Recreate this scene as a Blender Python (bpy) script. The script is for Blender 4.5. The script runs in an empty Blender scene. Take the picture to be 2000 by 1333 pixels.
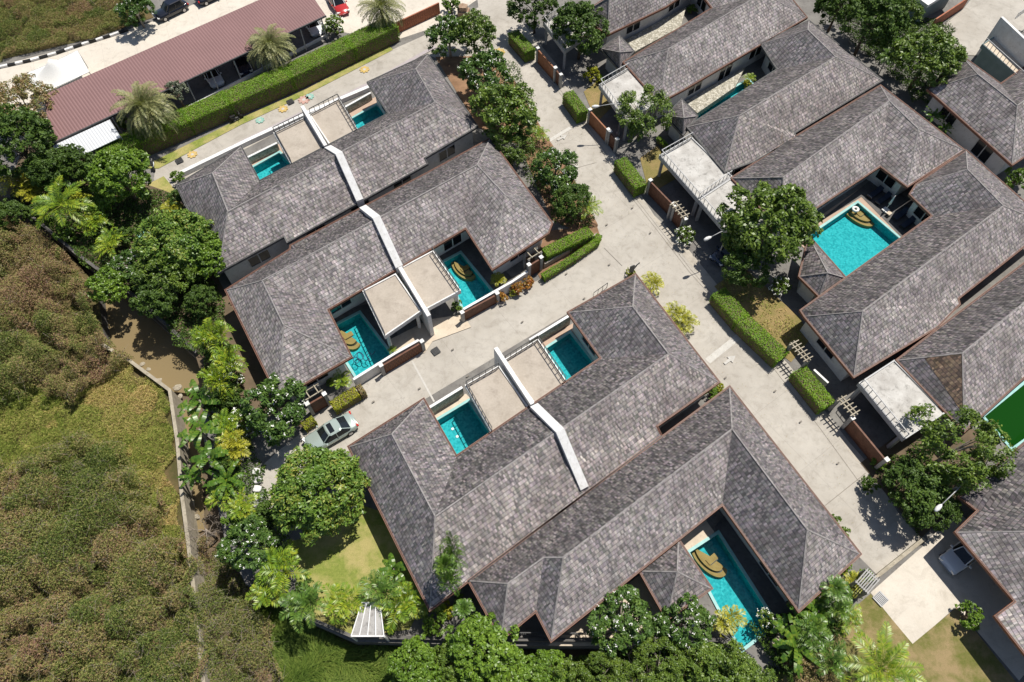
import bpy, math, random
import numpy as np
from mathutils import Vector, noise
from mathutils.geometry import tessellate_polygon, delaunay_2d_cdt

# ------------------------------------------------------------------ camera, sky, sun, exposure
SC = bpy.context.scene
COL = SC.collection
F_PX, TILT, HC = 1390.0, math.radians(30.0), 58.0
cam = bpy.data.cameras.new('camera'); camo = bpy.data.objects.new('camera', cam); COL.objects.link(camo)
cam.sensor_width = 36.0; cam.lens = 36.0 * F_PX / 2000.0; cam.clip_end = 2000; cam.clip_start = 0.5
camo.location = (0, 0, HC); camo.rotation_euler = (TILT, 0, 0)
SC.camera = camo

def P(px, py, z=0.0):
    """world point at height z seen at photo pixel px, py (2000 x 1333)"""
    u = px - 1000.0; v = 666.5 - py
    c, s = math.cos(TILT), math.sin(TILT)
    dx, dy, dz = u, v * c + F_PX * s, v * s - F_PX * c
    k = (z - HC) / dz
    return Vector((dx * k, dy * k, z))

def ppm(py, z=0.0):
    v = 666.5 - py
    return F_PX / (HC - z) * (math.cos(TILT) - v / F_PX * math.sin(TILT))

_a = P(1088, 999, 3.1); _b = P(1290, 851, 3.1)
D1 = (_b - _a).normalized(); D2 = Vector((D1.y, -D1.x, 0))      # along the ridges, and down towards the lower right
SUNV = (D1 * 0.45 - D2 * 0.10 + Vector((0, 0, 1))).normalized()
elev = math.asin(SUNV.z); az = math.atan2(SUNV.x, SUNV.y)
world = bpy.data.worlds.new('World'); SC.world = world; world.use_nodes = True
wn = world.node_tree; bg = wn.nodes['Background']; sky = wn.nodes.new('ShaderNodeTexSky')
sky.sky_type = 'NISHITA'; sky.sun_disc = False; sky.sun_elevation = elev; sky.sun_rotation = az
wn.links.new(sky.outputs[0], bg.inputs[0]); bg.inputs[1].default_value = 0.075
sl = bpy.data.lights.new('sun', 'SUN'); so = bpy.data.objects.new('sun', sl); COL.objects.link(so)
sl.energy = 5.0; sl.angle = math.radians(0.5); sl.color = (1.0, 0.95, 0.87)
so.rotation_euler = SUNV.to_track_quat('Z', 'Y').to_euler(); so.location = (0, 0, 90)
SC.view_settings.view_transform = 'Standard'; SC.view_settings.look = 'None'
SC.view_settings.exposure = 0.16; SC.view_settings.gamma = 1.0
SC.cycles.max_bounces = 6; SC.cycles.transparent_max_bounces = 12

R = random.Random(7); NR = np.random.default_rng(11)

# ------------------------------------------------------------------ materials
MATS = {}
class NT:
    def __init__(self, name, rough=0.8, spec=0.3):
        self.m = bpy.data.materials.new(name); self.m.use_nodes = True
        self.t = self.m.node_tree; self.b = self.t.nodes['Principled BSDF']
        self.b.inputs['Roughness'].default_value = rough
        self.b.inputs['Specular IOR Level'].default_value = spec
    def n(self, typ, **k):
        nd = self.t.nodes.new('ShaderNode' + typ)
        for a, v in k.items():
            setattr(nd, a, v)
        return nd
    def l(self, a, b): self.t.links.new(a, b)
    def val(self, sock, v): sock.default_value = v
    def math(self, op, a, b=None, c=None):
        nd = self.n('Math', operation=op)
        for i, x in enumerate((a, b, c)):
            if x is None: continue
            if hasattr(x, 'is_linked') or hasattr(x, 'links'): self.l(x, nd.inputs[i])
            else: nd.inputs[i].default_value = x
        return nd.outputs[0]
    def ramp(self, fac, stops, interp='LINEAR'):
        nd = self.n('ValToRGB'); cr = nd.color_ramp; cr.interpolation = interp
        while len(cr.elements) < len(stops): cr.elements.new(0.5)
        for e, (p, c) in zip(cr.elements, stops):
            e.position = p; e.color = (*c, 1) if len(c) == 3 else c
        self.l(fac, nd.inputs[0]); return nd.outputs[0]
    def mix(self, fac, a, b, mode='MIX'):
        nd = self.n('Mix', data_type='RGBA', blend_type=mode)
        for s, x in ((nd.inputs[0], fac), (nd.inputs[6], a), (nd.inputs[7], b)):
            if hasattr(x, 'links'): self.l(x, s)
            elif isinstance(x, (int, float)): s.default_value = x
            else: s.default_value = (*x, 1)
        return nd.outputs[2]
    def noise(self, scale, detail=4, vec=None, rough=0.55, dist=0.0):
        nd = self.n('TexNoise'); nd.inputs['Scale'].default_value = scale; nd.inputs['Detail'].default_value = detail
        nd.inputs['Roughness'].default_value = rough; nd.inputs['Distortion'].default_value = dist
        if vec is not None: self.l(vec, nd.inputs['Vector'])
        return nd.outputs['Fac']
    def pos(self):
        if not hasattr(self, '_pos'): self._pos = self.n('NewGeometry').outputs['Position']
        return self._pos
    def bump(self, h, strength=0.4, dist=0.02):
        nd = self.n('Bump'); nd.inputs['Strength'].default_value = strength; nd.inputs['Distance'].default_value = dist
        self.l(h, nd.inputs['Height']); self.l(nd.outputs[0], self.b.inputs['Normal'])
    def base(self, c):
        if hasattr(c, 'links'): self.l(c, self.b.inputs['Base Color'])
        else: self.b.inputs['Base Color'].default_value = (*c, 1)

def rough_mat(name, c1, c2, scale=1.0, rough=0.85, c3=None, scale2=8.0, bump=0.25, spec=0.25, metallic=0.0, streak=0.0):
    t = NT(name, rough, spec); p = t.pos()
    a = t.noise(scale, 6, p); b = t.noise(scale2, 5, p, 0.7)
    col = t.mix(t.ramp(a, [(0.32, (0, 0, 0)), (0.68, (1, 1, 1))]), c1, c2)
    if c3: col = t.mix(t.ramp(b, [(0.52, (0, 0, 0)), (0.72, (1, 1, 1))]), col, c3)
    f = t.noise(scale2 * 6, 3, p)
    col = t.mix(0.5, col, t.ramp(f, [(0.2, (0.62,) * 3), (0.8, (1.0,) * 3)]), 'MULTIPLY')
    t.base(col); t.b.inputs['Metallic'].default_value = metallic
    if bump: t.bump(t.math('ADD', b, t.math('MULTIPLY', f, 0.5)), bump, 0.03)
    MATS[name] = t.m; return t.m

def shingle_mat(name, lo, mid, hi, seed, w=0.15, h=0.31, flat=0.0, stain=(0.10, 0.085, 0.085), rust=0.6):
    t = NT(name, 0.85, 0.2)
    uv = t.n('UVMap').outputs[0]; sx = t.n('SeparateXYZ'); t.l(uv, sx.inputs[0])
    v = t.math('DIVIDE', sx.outputs[1], h); row = t.math('FLOOR', v); fv = t.math('FRACT', v)
    wn_ = t.n('TexWhiteNoise', noise_dimensions='1D'); t.l(t.math('ADD', row, seed), wn_.inputs['W'])
    u = t.math('ADD', t.math('DIVIDE', sx.outputs[0], w), wn_.outputs[0])
    # shingles of uneven width
    wob = t.n('TexNoise', noise_dimensions='2D'); wob.inputs['Scale'].default_value = 1.0
    cv = t.n('CombineXYZ'); t.l(u, cv.inputs[0]); t.l(t.math('MULTIPLY', row, 3.7), cv.inputs[1]); t.l(cv.outputs[0], wob.inputs['Vector'])
    u2 = t.math('ADD', u, t.math('MULTIPLY', wob.outputs['Fac'], 0.9))
    cell = t.math('FLOOR', u2); fu = t.math('FRACT', u2)
    c3 = t.n('CombineXYZ'); t.l(cell, c3.inputs[0]); t.l(row, c3.inputs[1]); c3.inputs[2].default_value = seed
    w3 = t.n('TexWhiteNoise', noise_dimensions='3D'); t.l(c3.outputs[0], w3.inputs['Vector'])
    rnd = w3.outputs['Value']; rc = w3.outputs['Color']
    p = t.pos(); big = t.noise(0.35, 5, p, 0.6); med = t.noise(2.3, 5, p, 0.7); fine = t.noise(22, 3, p, 0.8)
    col = t.ramp(rnd, [(0.0, lo), (0.10, lo), (0.40, mid), (0.72, tuple((a + b) / 2 for a, b in zip(mid, hi))), (0.93, hi), (1.0, tuple(min(1, x * 1.3) for x in hi))])
    col = t.mix(0.10, col, rc, 'SOFT_LIGHT')
    col = t.mix(t.math('MULTIPLY', t.ramp(big, [(0.42, (0, 0, 0)), (0.66, (1, 1, 1))]), 0.55), col, stain)
    col = t.mix(t.math('MULTIPLY', t.ramp(med, [(0.45, (0, 0, 0)), (0.75, (1, 1, 1))]), 0.35), col, tuple(x * 1.1 for x in hi))
    col = t.mix(0.65, col, t.ramp(fine, [(0.25, (0.55,) * 3), (0.75, (1.25,) * 3)]), 'MULTIPLY')
    # brown algae patches and dead leaves
    smap = t.n('Mapping'); t.l(uv, smap.inputs[0]); smap.inputs['Scale'].default_value = (3.2, 0.45, 1)
    stk = t.noise(1.0, 5, smap.outputs[0], 0.7)
    col = t.mix(0.75, col, t.ramp(stk, [(0.3, (0.62,) * 3), (0.5, (0.95,) * 3), (0.72, (1.32,) * 3)]), 'MULTIPLY')
    br = t.noise(0.9, 6, p, 0.75, 0.6)
    col = t.mix(t.math('MULTIPLY', t.ramp(br, [(0.62, (0, 0, 0)), (0.76, (1, 1, 1))]), rust), col, (0.20, 0.13, 0.08))
    # the joint between courses and between shingles
    jv = t.ramp(fv, [(0.0, (1, 1, 1)), (0.10, (1, 1, 1)), (0.2, (0, 0, 0))])
    ju = t.ramp(fu, [(0.0, (1, 1, 1)), (0.05, (1, 1, 1)), (0.12, (0, 0, 0))])
    col = t.mix(t.math('MULTIPLY', jv, 0.62), col, (0.035, 0.032, 0.034))
    col = t.mix(t.math('MULTIPLY', ju, 0.45), col, (0.045, 0.04, 0.042))
    t.base(col)
    hh = t.math('ADD', t.math('MULTIPLY', t.math('SUBTRACT', 1.0, fv), 0.8), t.math('MULTIPLY', rnd, 0.7))
    hh = t.math('ADD', hh, t.math('MULTIPLY', fine, 0.5))
    t.bump(hh, 0.75, 0.045)
    MATS[name] = t.m; return t.m

def leaf_mat(name, cols, rough=0.42, trans=0.16, spec=0.45, attr=None, clump=0.5):
    t = NT(name, rough, spec)
    g = t.n('NewGeometry'); p = g.outputs['Position']
    a = t.noise(clump, 3, p)
    f = t.math('ADD', t.math('MULTIPLY', g.outputs['Random Per Island'], 0.62), t.math('MULTIPLY', t.ramp(a, [(0.3, (0, 0, 0)), (0.7, (1, 1, 1))]), 0.38))
    if attr:
        at = t.n('Attribute'); at.attribute_name = attr
        f = t.math('ADD', t.math('MULTIPLY', g.outputs['Random Per Island'], 0.38), t.math('MULTIPLY', at.outputs['Fac'], 0.62))
    n = len(cols); col = t.ramp(f, [(0.08 + 0.84 * i / (n - 1), c) for i, c in enumerate(cols)])
    t.base(col)
    tr = t.n('BsdfTranslucent'); t.l(t.mix(1.0, col, (1.0, 1.15, 0.5), 'MULTIPLY'), tr.inputs[0])
    mx = t.n('MixShader'); mx.inputs[0].default_value = trans
    out = t.t.nodes['Material Output']; t.l(t.b.outputs[0], mx.inputs[1]); t.l(tr.outputs[0], mx.inputs[2]); t.l(mx.outputs[0], out.inputs['Surface'])
    MATS[name] = t.m; return t.m

def simple(name, c, rough=0.5, metallic=0.0, spec=0.4, var=0.25, scale=3.0, coat=0.0):
    t = NT(name, rough, spec); p = t.pos()
    f = t.noise(scale, 5, p, 0.65)
    t.base(t.mix(f, tuple(x * (1 - var) for x in c), tuple(min(1, x * (1 + var)) for x in c)))
    t.b.inputs['Metallic'].default_value = metallic
    t.b.inputs['Coat Weight'].default_value = coat
    MATS[name] = t.m; return t.m

shingle_mat('shingle_grey', (0.17, 0.151, 0.148), (0.295, 0.267, 0.262), (0.43, 0.40, 0.39), 3.0)
shingle_mat('shingle_brown', (0.16, 0.141, 0.137), (0.29, 0.26, 0.252), (0.425, 0.39, 0.375), 19.0, rust=0.85)
shingle_mat('shingle_pale', (0.18, 0.16, 0.157), (0.31, 0.282, 0.277), (0.45, 0.42, 0.41), 41.0, rust=0.5)
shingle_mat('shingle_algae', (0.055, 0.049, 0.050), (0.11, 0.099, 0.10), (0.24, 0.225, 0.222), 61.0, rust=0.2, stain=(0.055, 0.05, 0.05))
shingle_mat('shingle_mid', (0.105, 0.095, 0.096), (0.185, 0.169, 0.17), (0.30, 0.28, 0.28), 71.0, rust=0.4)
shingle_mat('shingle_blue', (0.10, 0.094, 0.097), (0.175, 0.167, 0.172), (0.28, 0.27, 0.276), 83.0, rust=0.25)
shingle_mat('shingle_moss', (0.09, 0.06, 0.045), (0.19, 0.13, 0.09), (0.34, 0.25, 0.16), 7.0, rust=0.9)
rough_mat('ridge', (0.24, 0.225, 0.22), (0.33, 0.31, 0.30), 1.4, 0.9, (0.10, 0.09, 0.085), 3)
rough_mat('gutter_red', (0.23, 0.105, 0.068), (0.30, 0.15, 0.10), 2.0, 0.7, (0.14, 0.07, 0.05), 5)
rough_mat('gutter_grey', (0.10, 0.10, 0.10), (0.19, 0.185, 0.18), 2.0, 0.7)
rough_mat('white_paint', (0.72, 0.71, 0.68), (0.80, 0.79, 0.77), 0.8, 0.6, (0.55, 0.54, 0.50), 2.5, 0.08)
rough_mat('white_cap', (0.70, 0.69, 0.67), (0.82, 0.82, 0.81), 1.6, 0.6, (0.58, 0.57, 0.54), 4.0, 0.05)
rough_mat('grey_render', (0.33, 0.32, 0.31), (0.44, 0.43, 0.41), 0.8, 0.85, (0.22, 0.21, 0.20), 2.0, 0.1)
rough_mat('wall_cream', (0.50, 0.47, 0.42), (0.60, 0.57, 0.52), 0.7, 0.85, (0.40, 0.37, 0.33), 2.5, 0.08)
rough_mat('soffit', (0.10, 0.07, 0.05), (0.15, 0.10, 0.075), 1.0, 0.8)
rough_mat('terrace_beige', (0.40, 0.35, 0.29), (0.47, 0.415, 0.35), 0.6, 0.9, (0.34, 0.295, 0.245), 1.1, 0.04)
rough_mat('terrace_stained', (0.40, 0.38, 0.35), (0.60, 0.585, 0.55), 0.7, 0.9, (0.25, 0.24, 0.22), 2.2, 0.1)
rough_mat('deck_cream', (0.56, 0.47, 0.36), (0.66, 0.57, 0.45), 0.9, 0.8, (0.5, 0.41, 0.32), 3, 0.06)
rough_mat('deck_pink', (0.44, 0.32, 0.24), (0.54, 0.40, 0.31), 0.9, 0.8, (0.45, 0.34, 0.28), 3, 0.06)
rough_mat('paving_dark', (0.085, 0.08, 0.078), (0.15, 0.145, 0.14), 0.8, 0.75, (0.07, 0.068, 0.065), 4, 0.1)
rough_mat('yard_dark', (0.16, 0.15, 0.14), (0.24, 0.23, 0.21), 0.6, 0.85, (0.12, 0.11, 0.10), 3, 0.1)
rough_mat('soil', (0.11, 0.085, 0.055), (0.18, 0.13, 0.085), 0.8, 0.95, (0.12, 0.10, 0.055), 3, 0.6)
rough_mat('soil_red', (0.20, 0.115, 0.065), (0.33, 0.20, 0.12), 0.8, 0.95, (0.20, 0.14, 0.08), 3, 0.5)
rough_mat('wood_gate', (0.12, 0.055, 0.035), (0.20, 0.095, 0.06), 2.5, 0.6, (0.09, 0.045, 0.03), 7, 0.1)
rough_mat('wood_gate_pale', (0.28, 0.12, 0.06), (0.38, 0.17, 0.09), 2.5, 0.6, (0.2, 0.1, 0.06), 7, 0.1)
rough_mat('terracotta', (0.36, 0.13, 0.075), (0.45, 0.18, 0.105), 1.5, 0.8, (0.28, 0.10, 0.06), 5, 0.15)
rough_mat('metal_dark', (0.05, 0.05, 0.052), (0.09, 0.09, 0.09), 3, 0.5)
rough_mat('metal_pale', (0.42, 0.42, 0.42), (0.52, 0.52, 0.51), 3, 0.45)
rough_mat('coping_old', (0.33, 0.29, 0.22), (0.46, 0.41, 0.32), 1.5, 0.95, (0.24, 0.21, 0.15), 5, 0.4)
rough_mat('retaining', (0.10, 0.095, 0.088), (0.17, 0.16, 0.15), 0.7, 0.95, (0.06, 0.058, 0.05), 3, 0.3)
rough_mat('bark', (0.13, 0.095, 0.065), (0.22, 0.17, 0.125), 3, 0.95, (0.08, 0.06, 0.045), 9, 0.6)
rough_mat('bark_pale', (0.30, 0.26, 0.21), (0.42, 0.37, 0.31), 3, 0.95, (0.2, 0.17, 0.13), 9, 0.6)
rough_mat('twig', (0.24, 0.20, 0.16), (0.36, 0.30, 0.25), 3, 0.95, None, 9, 0)
rough_mat('tent_white', (0.80, 0.79, 0.76), (0.84, 0.83, 0.79), 0.4, 0.8, None, 2, 0.03)
rough_mat('sack', (0.62, 0.61, 0.60), (0.76, 0.75, 0.74), 2, 0.7, (0.5, 0.49, 0.48), 5, 0.3)
rough_mat('mint', (0.36, 0.68, 0.55), (0.43, 0.75, 0.62), 2, 0.6, None, 5, 0.05)
rough_mat('grey_green', (0.20, 0.28, 0.27), (0.26, 0.34, 0.33), 1, 0.6, None, 5, 0.05)
rough_mat('stone_brown', (0.26, 0.17, 0.11), (0.42, 0.30, 0.21), 2, 0.9, (0.5, 0.38, 0.28), 5, 0.4)
simple('black', (0.012, 0.012, 0.013), 0.5)
simple('glass_dark', (0.012, 0.014, 0.017), 0.08, 0.0, 0.6, 0.1)
simple('tyre', (0.02, 0.02, 0.02), 0.85)
simple('rim', (0.45, 0.45, 0.46), 0.35, 0.8)
simple('lamp_glass', (0.8, 0.8, 0.78), 0.2)
simple('tail_red', (0.45, 0.02, 0.015), 0.25)
simple('paint_silver', (0.40, 0.47, 0.43), 0.28, 0.35, 0.5, 0.03, 1, 0.6)
simple('paint_black', (0.012, 0.013, 0.02), 0.2, 0.2, 0.5, 0.05, 1, 1.0)
simple('paint_navy', (0.015, 0.03, 0.06), 0.25, 0.2, 0.5, 0.05, 1, 1.0)
simple('paint_white', (0.70, 0.71, 0.72), 0.3, 0.0, 0.5, 0.03, 1, 0.6)
simple('paint_red', (0.42, 0.02, 0.015), 0.28, 0.0, 0.5, 0.05, 1, 0.8)
simple('wicker', (0.018, 0.018, 0.022), 0.7)
simple('cushion_white', (0.75, 0.75, 0.73), 0.8)
simple('cushion_navy', (0.03, 0.04, 0.065), 0.85)
simple('flower_white', (0.80, 0.80, 0.74), 0.7)
simple('flower_yellow', (0.60, 0.40, 0.04), 0.7)
simple('chair_red', (0.45, 0.06, 0.04), 0.5)
simple('hose_navy', (0.012, 0.05, 0.11), 0.5)

def concrete(name, c1, c2, c3, joint=None, ang=0.0, sx=5.0, sy=5.0, mould=0.5, crack=True):
    t = NT(name, 0.9, 0.2); p = t.pos()
    a = t.noise(0.22, 7, p, 0.62); b = t.noise(1.3, 6, p, 0.7); f = t.noise(14, 4, p, 0.8)
    col = t.mix(t.ramp(a, [(0.3, (0, 0, 0)), (0.7, (1, 1, 1))]), c1, c2)
    col = t.mix(t.math('MULTIPLY', t.ramp(b, [(0.5, (0, 0, 0)), (0.75, (1, 1, 1))]), mould), col, c3)
    st = t.noise(0.55, 7, p, 0.72, 1.5)
    col = t.mix(0.6, col, t.ramp(st, [(0.30, (0.70, 0.68, 0.65)), (0.48, (1.0, 1.0, 1.0)), (0.70, (1.08, 1.07, 1.05))]), 'MULTIPLY')
    col = t.mix(0.45, col, t.ramp(f, [(0.25, (0.72,) * 3), (0.75, (1.12,) * 3)]), 'MULTIPLY')
    if joint:
        mp = t.n('Mapping'); t.l(p, mp.inputs[0]); mp.inputs['Rotation'].default_value[2] = ang
        mp.inputs['Location'].default_value[0] = 1.1; mp.inputs['Location'].default_value[1] = 0.7
        s = t.n('SeparateXYZ'); t.l(mp.outputs[0], s.inputs[0])
        fx = t.math('ABSOLUTE', t.math('SUBTRACT', t.math('FRACT', t.math('DIVIDE', s.outputs[0], sx)), 0.5))
        fy = t.math('ABSOLUTE', t.math('SUBTRACT', t.math('FRACT', t.math('DIVIDE', s.outputs[1], sy)), 0.5))
        lx = t.math('LESS_THAN', fx, 0.02 / sx); ly = t.math('LESS_THAN', fy, 0.02 / sy)
        col = t.mix(t.math('MULTIPLY', t.math('MAXIMUM', lx, ly), 0.32), col, joint)
    if crack:
        vo = t.n('TexVoronoi', feature='DISTANCE_TO_EDGE'); vo.inputs['Scale'].default_value = 0.28
        nv = t.n('TexNoise'); nv.inputs['Scale'].default_value = 0.9; t.l(p, nv.inputs['Vector'])
        ad = t.n('VectorMath', operation='ADD'); sc_ = t.n('VectorMath', operation='SCALE'); sc_.inputs['Scale'].default_value = 1.6
        t.l(nv.outputs['Color'], sc_.inputs[0]); t.l(sc_.outputs[0], ad.inputs[0]); t.l(p, ad.inputs[1]); t.l(ad.outputs[0], vo.inputs['Vector'])
        col = t.mix(t.math('MULTIPLY', t.math('LESS_THAN', vo.outputs['Distance'], 0.0035), 0.30), col, (0.22, 0.2, 0.18))
    t.base(col); t.bump(f, 0.2, 0.02); MATS[name] = t.m
ANG = -math.atan2(D1.y, D1.x)
concrete('road', (0.37, 0.34, 0.295), (0.475, 0.445, 0.395), (0.28, 0.255, 0.215), (0.20, 0.18, 0.16), ANG, 6.2, 6.0, 0.55)
concrete('apron', (0.39, 0.35, 0.29), (0.48, 0.44, 0.38), (0.30, 0.27, 0.22), None, 0, mould=0.5)
concrete('driveway', (0.52, 0.47, 0.40), (0.62, 0.57, 0.49), (0.42, 0.37, 0.29), None, 0, mould=0.4, crack=False)
concrete('parking', (0.55, 0.50, 0.43), (0.63, 0.58, 0.50), (0.46, 0.42, 0.35), (0.3, 0.27, 0.24), -0.38, 4.0, 60, 0.4)
rough_mat('strip_pale', (0.52, 0.50, 0.46), (0.60, 0.58, 0.53), 1.2, 0.9, (0.45, 0.42, 0.37), 6, 0.1)
rough_mat('joint_dark', (0.20, 0.18, 0.155), (0.26, 0.235, 0.20), 1.2, 0.9, None, 6, 0.1)
for nm, c in (('chalk_yellow', (0.62, 0.44, 0.15)), ('chalk_teal', (0.30, 0.52, 0.44)), ('chalk_pink', (0.58, 0.36, 0.30)), ('chalk_white', (0.56, 0.54, 0.50)), ('chalk_lilac', (0.46, 0.41, 0.42))):
    rough_mat(nm, c, tuple(x * 0.85 for x in c), 3, 0.9, (0.44, 0.40, 0.33), 5, 0.1)

def lawn_mat(name, g1, g2, dry, fdry=0.5):
    t = NT(name, 0.95, 0.1); p = t.pos()
    a = t.noise(0.45, 6, p, 0.65); b = t.noise(3.5, 6, p, 0.8); f = t.noise(26, 4, p, 0.9)
    col = t.mix(t.ramp(b, [(0.35, (0, 0, 0)), (0.65, (1, 1, 1))]), g1, g2)
    col = t.mix(t.math('MULTIPLY', t.ramp(a, [(0.42, (0, 0, 0)), (0.6, (1, 1, 1))]), fdry), col, dry)
    col = t.mix(0.8, col, t.ramp(f, [(0.25, (0.45,) * 3), (0.75, (1.3,) * 3)]), 'MULTIPLY')
    t.base(col); t.bump(f, 0.9, 0.06); MATS[name] = t.m
lawn_mat('lawn', (0.19, 0.24, 0.05), (0.30, 0.33, 0.08), (0.52, 0.42, 0.19), 0.7)
lawn_mat('lawn_patchy', (0.15, 0.165, 0.04), (0.22, 0.20, 0.07), (0.40, 0.29, 0.16), 0.8)
lawn_mat('lawn_dry', (0.20, 0.18, 0.06), (0.28, 0.23, 0.09), (0.40, 0.27, 0.14), 0.6)
lawn_mat('wasteland', (0.10, 0.085, 0.04), (0.09, 0.09, 0.03), (0.24, 0.16, 0.085), 0.5)

def corrugated(name, c, dirv, pitch=0.25, rough=0.6):
    t = NT(name, rough, 0.3); p = t.pos()
    d = t.n('VectorMath', operation='DOT_PRODUCT'); t.l(p, d.inputs[0]); d.inputs[1].default_value = dirv
    fr = t.math('FRACT', t.math('DIVIDE', d.outputs['Value'], pitch))
    w = t.math('ABSOLUTE', t.math('SUBTRACT', fr, 0.5))
    a = t.noise(0.25, 5, p); b = t.noise(6, 5, p)
    col = t.mix(a, tuple(x * 0.84 for x in c), tuple(min(1, x * 1.14) for x in c))
    col = t.mix(0.3, col, t.ramp(b, [(0.2, (0.7,) * 3), (0.8, (1.15,) * 3)]), 'MULTIPLY')
    col = t.mix(t.math('MULTIPLY', t.math('LESS_THAN', w, 0.12), 0.5), col, tuple(x * 0.6 for x in c))
    t.base(col); t.bump(t.math('MULTIPLY', w, 2.0), 0.8, 0.05); MATS[name] = t.m

def stone_mat(name, c1, c2, c3):
    t = NT(name, 0.9, 0.2); p = t.pos()
    mp = t.n('Mapping'); t.l(p, mp.inputs[0]); mp.inputs['Scale'].default_value = (1, 1, 2.2)
    vo = t.n('TexVoronoi'); vo.inputs['Scale'].default_value = 4.5; t.l(mp.outputs[0], vo.inputs['Vector'])
    s = t.n('SeparateColor'); t.l(vo.outputs['Color'], s.inputs[0])
    col = t.ramp(s.outputs[0], [(0.1, c1), (0.5, c2), (0.9, c3)])
    e = t.n('TexVoronoi', feature='DISTANCE_TO_EDGE'); e.inputs['Scale'].default_value = 4.5; t.l(mp.outputs[0], e.inputs['Vector'])
    col = t.mix(t.math('MULTIPLY', t.math('LESS_THAN', e.outputs['Distance'], 0.05), 0.6), col, (0.1, 0.095, 0.085))
    t.base(col); t.bump(vo.outputs['Distance'], 0.6, 0.05); MATS[name] = t.m
stone_mat('ledge_stone', (0.30, 0.28, 0.22), (0.44, 0.41, 0.33), (0.56, 0.53, 0.45))

def pool_tile(name, c1, c2):
    t = NT(name, 0.85, 0.08); p = t.pos()
    mp = t.n('Mapping'); t.l(p, mp.inputs[0]); mp.inputs['Rotation'].default_value[2] = ANG; mp.inputs['Scale'].default_value = (6, 6, 6)
    fl = t.n('VectorMath', operation='FLOOR'); t.l(mp.outputs[0], fl.inputs[0])
    w = t.n('TexWhiteNoise', noise_dimensions='3D'); t.l(fl.outputs[0], w.inputs['Vector'])
    col = t.mix(w.outputs['Value'], c1, c2)
    vo = t.n('TexVoronoi', feature='SMOOTH_F1'); vo.inputs['Scale'].default_value = 2.2; t.l(p, vo.inputs['Vector'])
    t.base(col); MATS[name] = t.m
pool_tile('tile_turquoise', (0.014, 0.27, 0.30), (0.04, 0.42, 0.445))
pool_tile('tile_green', (0.003, 0.05, 0.004), (0.005, 0.07, 0.006))
rough_mat('coping_aqua', (0.25, 0.50, 0.49), (0.34, 0.60, 0.58), 2, 0.5, None, 8, 0.05)
rough_mat('step_tan', (0.30, 0.185, 0.06), (0.38, 0.25, 0.09), 2, 0.85, None, 8, 0.05)
rough_mat('step_edge', (0.05, 0.035, 0.02), (0.07, 0.05, 0.03), 2, 0.5, None, 8, 0.05)

def water(name, tint, gloss_rough=0.004, wave=3.0, strength=0.02, opaque=0.0, body=(0, 0, 0)):
    m = bpy.data.materials.new(name); m.use_nodes = True; nt = m.node_tree; nt.nodes.remove(nt.nodes['Principled BSDF'])
    tr = nt.nodes.new('ShaderNodeBsdfTransparent'); tr.inputs[0].default_value = (*tint, 1)
    gl = nt.nodes.new('ShaderNodeBsdfGlossy'); gl.inputs['Roughness'].default_value = gloss_rough
    df = nt.nodes.new('ShaderNodeBsdfDiffuse'); df.inputs[0].default_value = (*body, 1)
    g = nt.nodes.new('ShaderNodeNewGeometry')
    nz = nt.nodes.new('ShaderNodeTexNoise'); nz.inputs['Scale'].default_value = wave; nz.inputs['Detail'].default_value = 4
    bp = nt.nodes.new('ShaderNodeBump'); bp.inputs['Strength'].default_value = strength; bp.inputs['Distance'].default_value = 0.05
    L = nt.links.new
    L(g.outputs['Position'], nz.inputs['Vector']); L(nz.outputs['Fac'], bp.inputs['Height']); L(bp.outputs[0], gl.inputs['Normal'])
    fr = nt.nodes.new('ShaderNodeFresnel'); fr.inputs[0].default_value = 1.33; L(bp.outputs[0], fr.inputs['Normal'])
    m1 = nt.nodes.new('ShaderNodeMixShader'); m1.inputs[0].default_value = opaque; L(tr.outputs[0], m1.inputs[1]); L(df.outputs[0], m1.inputs[2])
    m2 = nt.nodes.new('ShaderNodeMixShader'); fm = nt.nodes.new('ShaderNodeMath'); fm.operation = 'MULTIPLY'; fm.inputs[1].default_value = 0.35; L(fr.outputs[0], fm.inputs[0]); L(fm.outputs[0], m2.inputs[0]); L(m1.outputs[0], m2.inputs[1]); L(gl.outputs[0], m2.inputs[2])
    L(m2.outputs[0], nt.nodes['Material Output'].inputs['Surface']); MATS[name] = m
water('pool_water', (0.90, 0.98, 0.985))
water('green_water', (0.1, 0.4, 0.1), 0.06, 3.0, 0.1, 0.97, (0.006, 0.050, 0.005))
water('mud_water', (0.5, 0.45, 0.3), 0.12, 1.2, 0.1, 0.85, (0.25, 0.19, 0.10))

leaf_mat('leaf_mango', [(0.0615, 0.123, 0.019), (0.117, 0.216, 0.0285), (0.178, 0.274, 0.0416), (0.328, 0.316, 0.0594)])
leaf_mat('leaf_mid', [(0.0569, 0.0999, 0.0184), (0.114, 0.186, 0.0229), (0.191, 0.263, 0.0344)])
leaf_mat('leaf_bright', [(0.0628, 0.123, 0.0138), (0.126, 0.223, 0.0206), (0.213, 0.323, 0.0344)])
leaf_mat('leaf_dark', [(0.0385, 0.0741, 0.0149), (0.0698, 0.127, 0.0205), (0.122, 0.193, 0.0279)], 0.5, spec=0.3)
leaf_mat('leaf_frangipani', [(0.0431, 0.0895, 0.0204), (0.0775, 0.151, 0.0286), (0.138, 0.22, 0.0357)], 0.5, spec=0.3)
leaf_mat('leaf_brownish', [(0.098, 0.112, 0.028), (0.182, 0.196, 0.049), (0.308, 0.21, 0.098), (0.364, 0.238, 0.126)])
leaf_mat('leaf_silver', [(0.09, 0.12, 0.07), (0.16, 0.19, 0.12), (0.26, 0.27, 0.2)])
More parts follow.
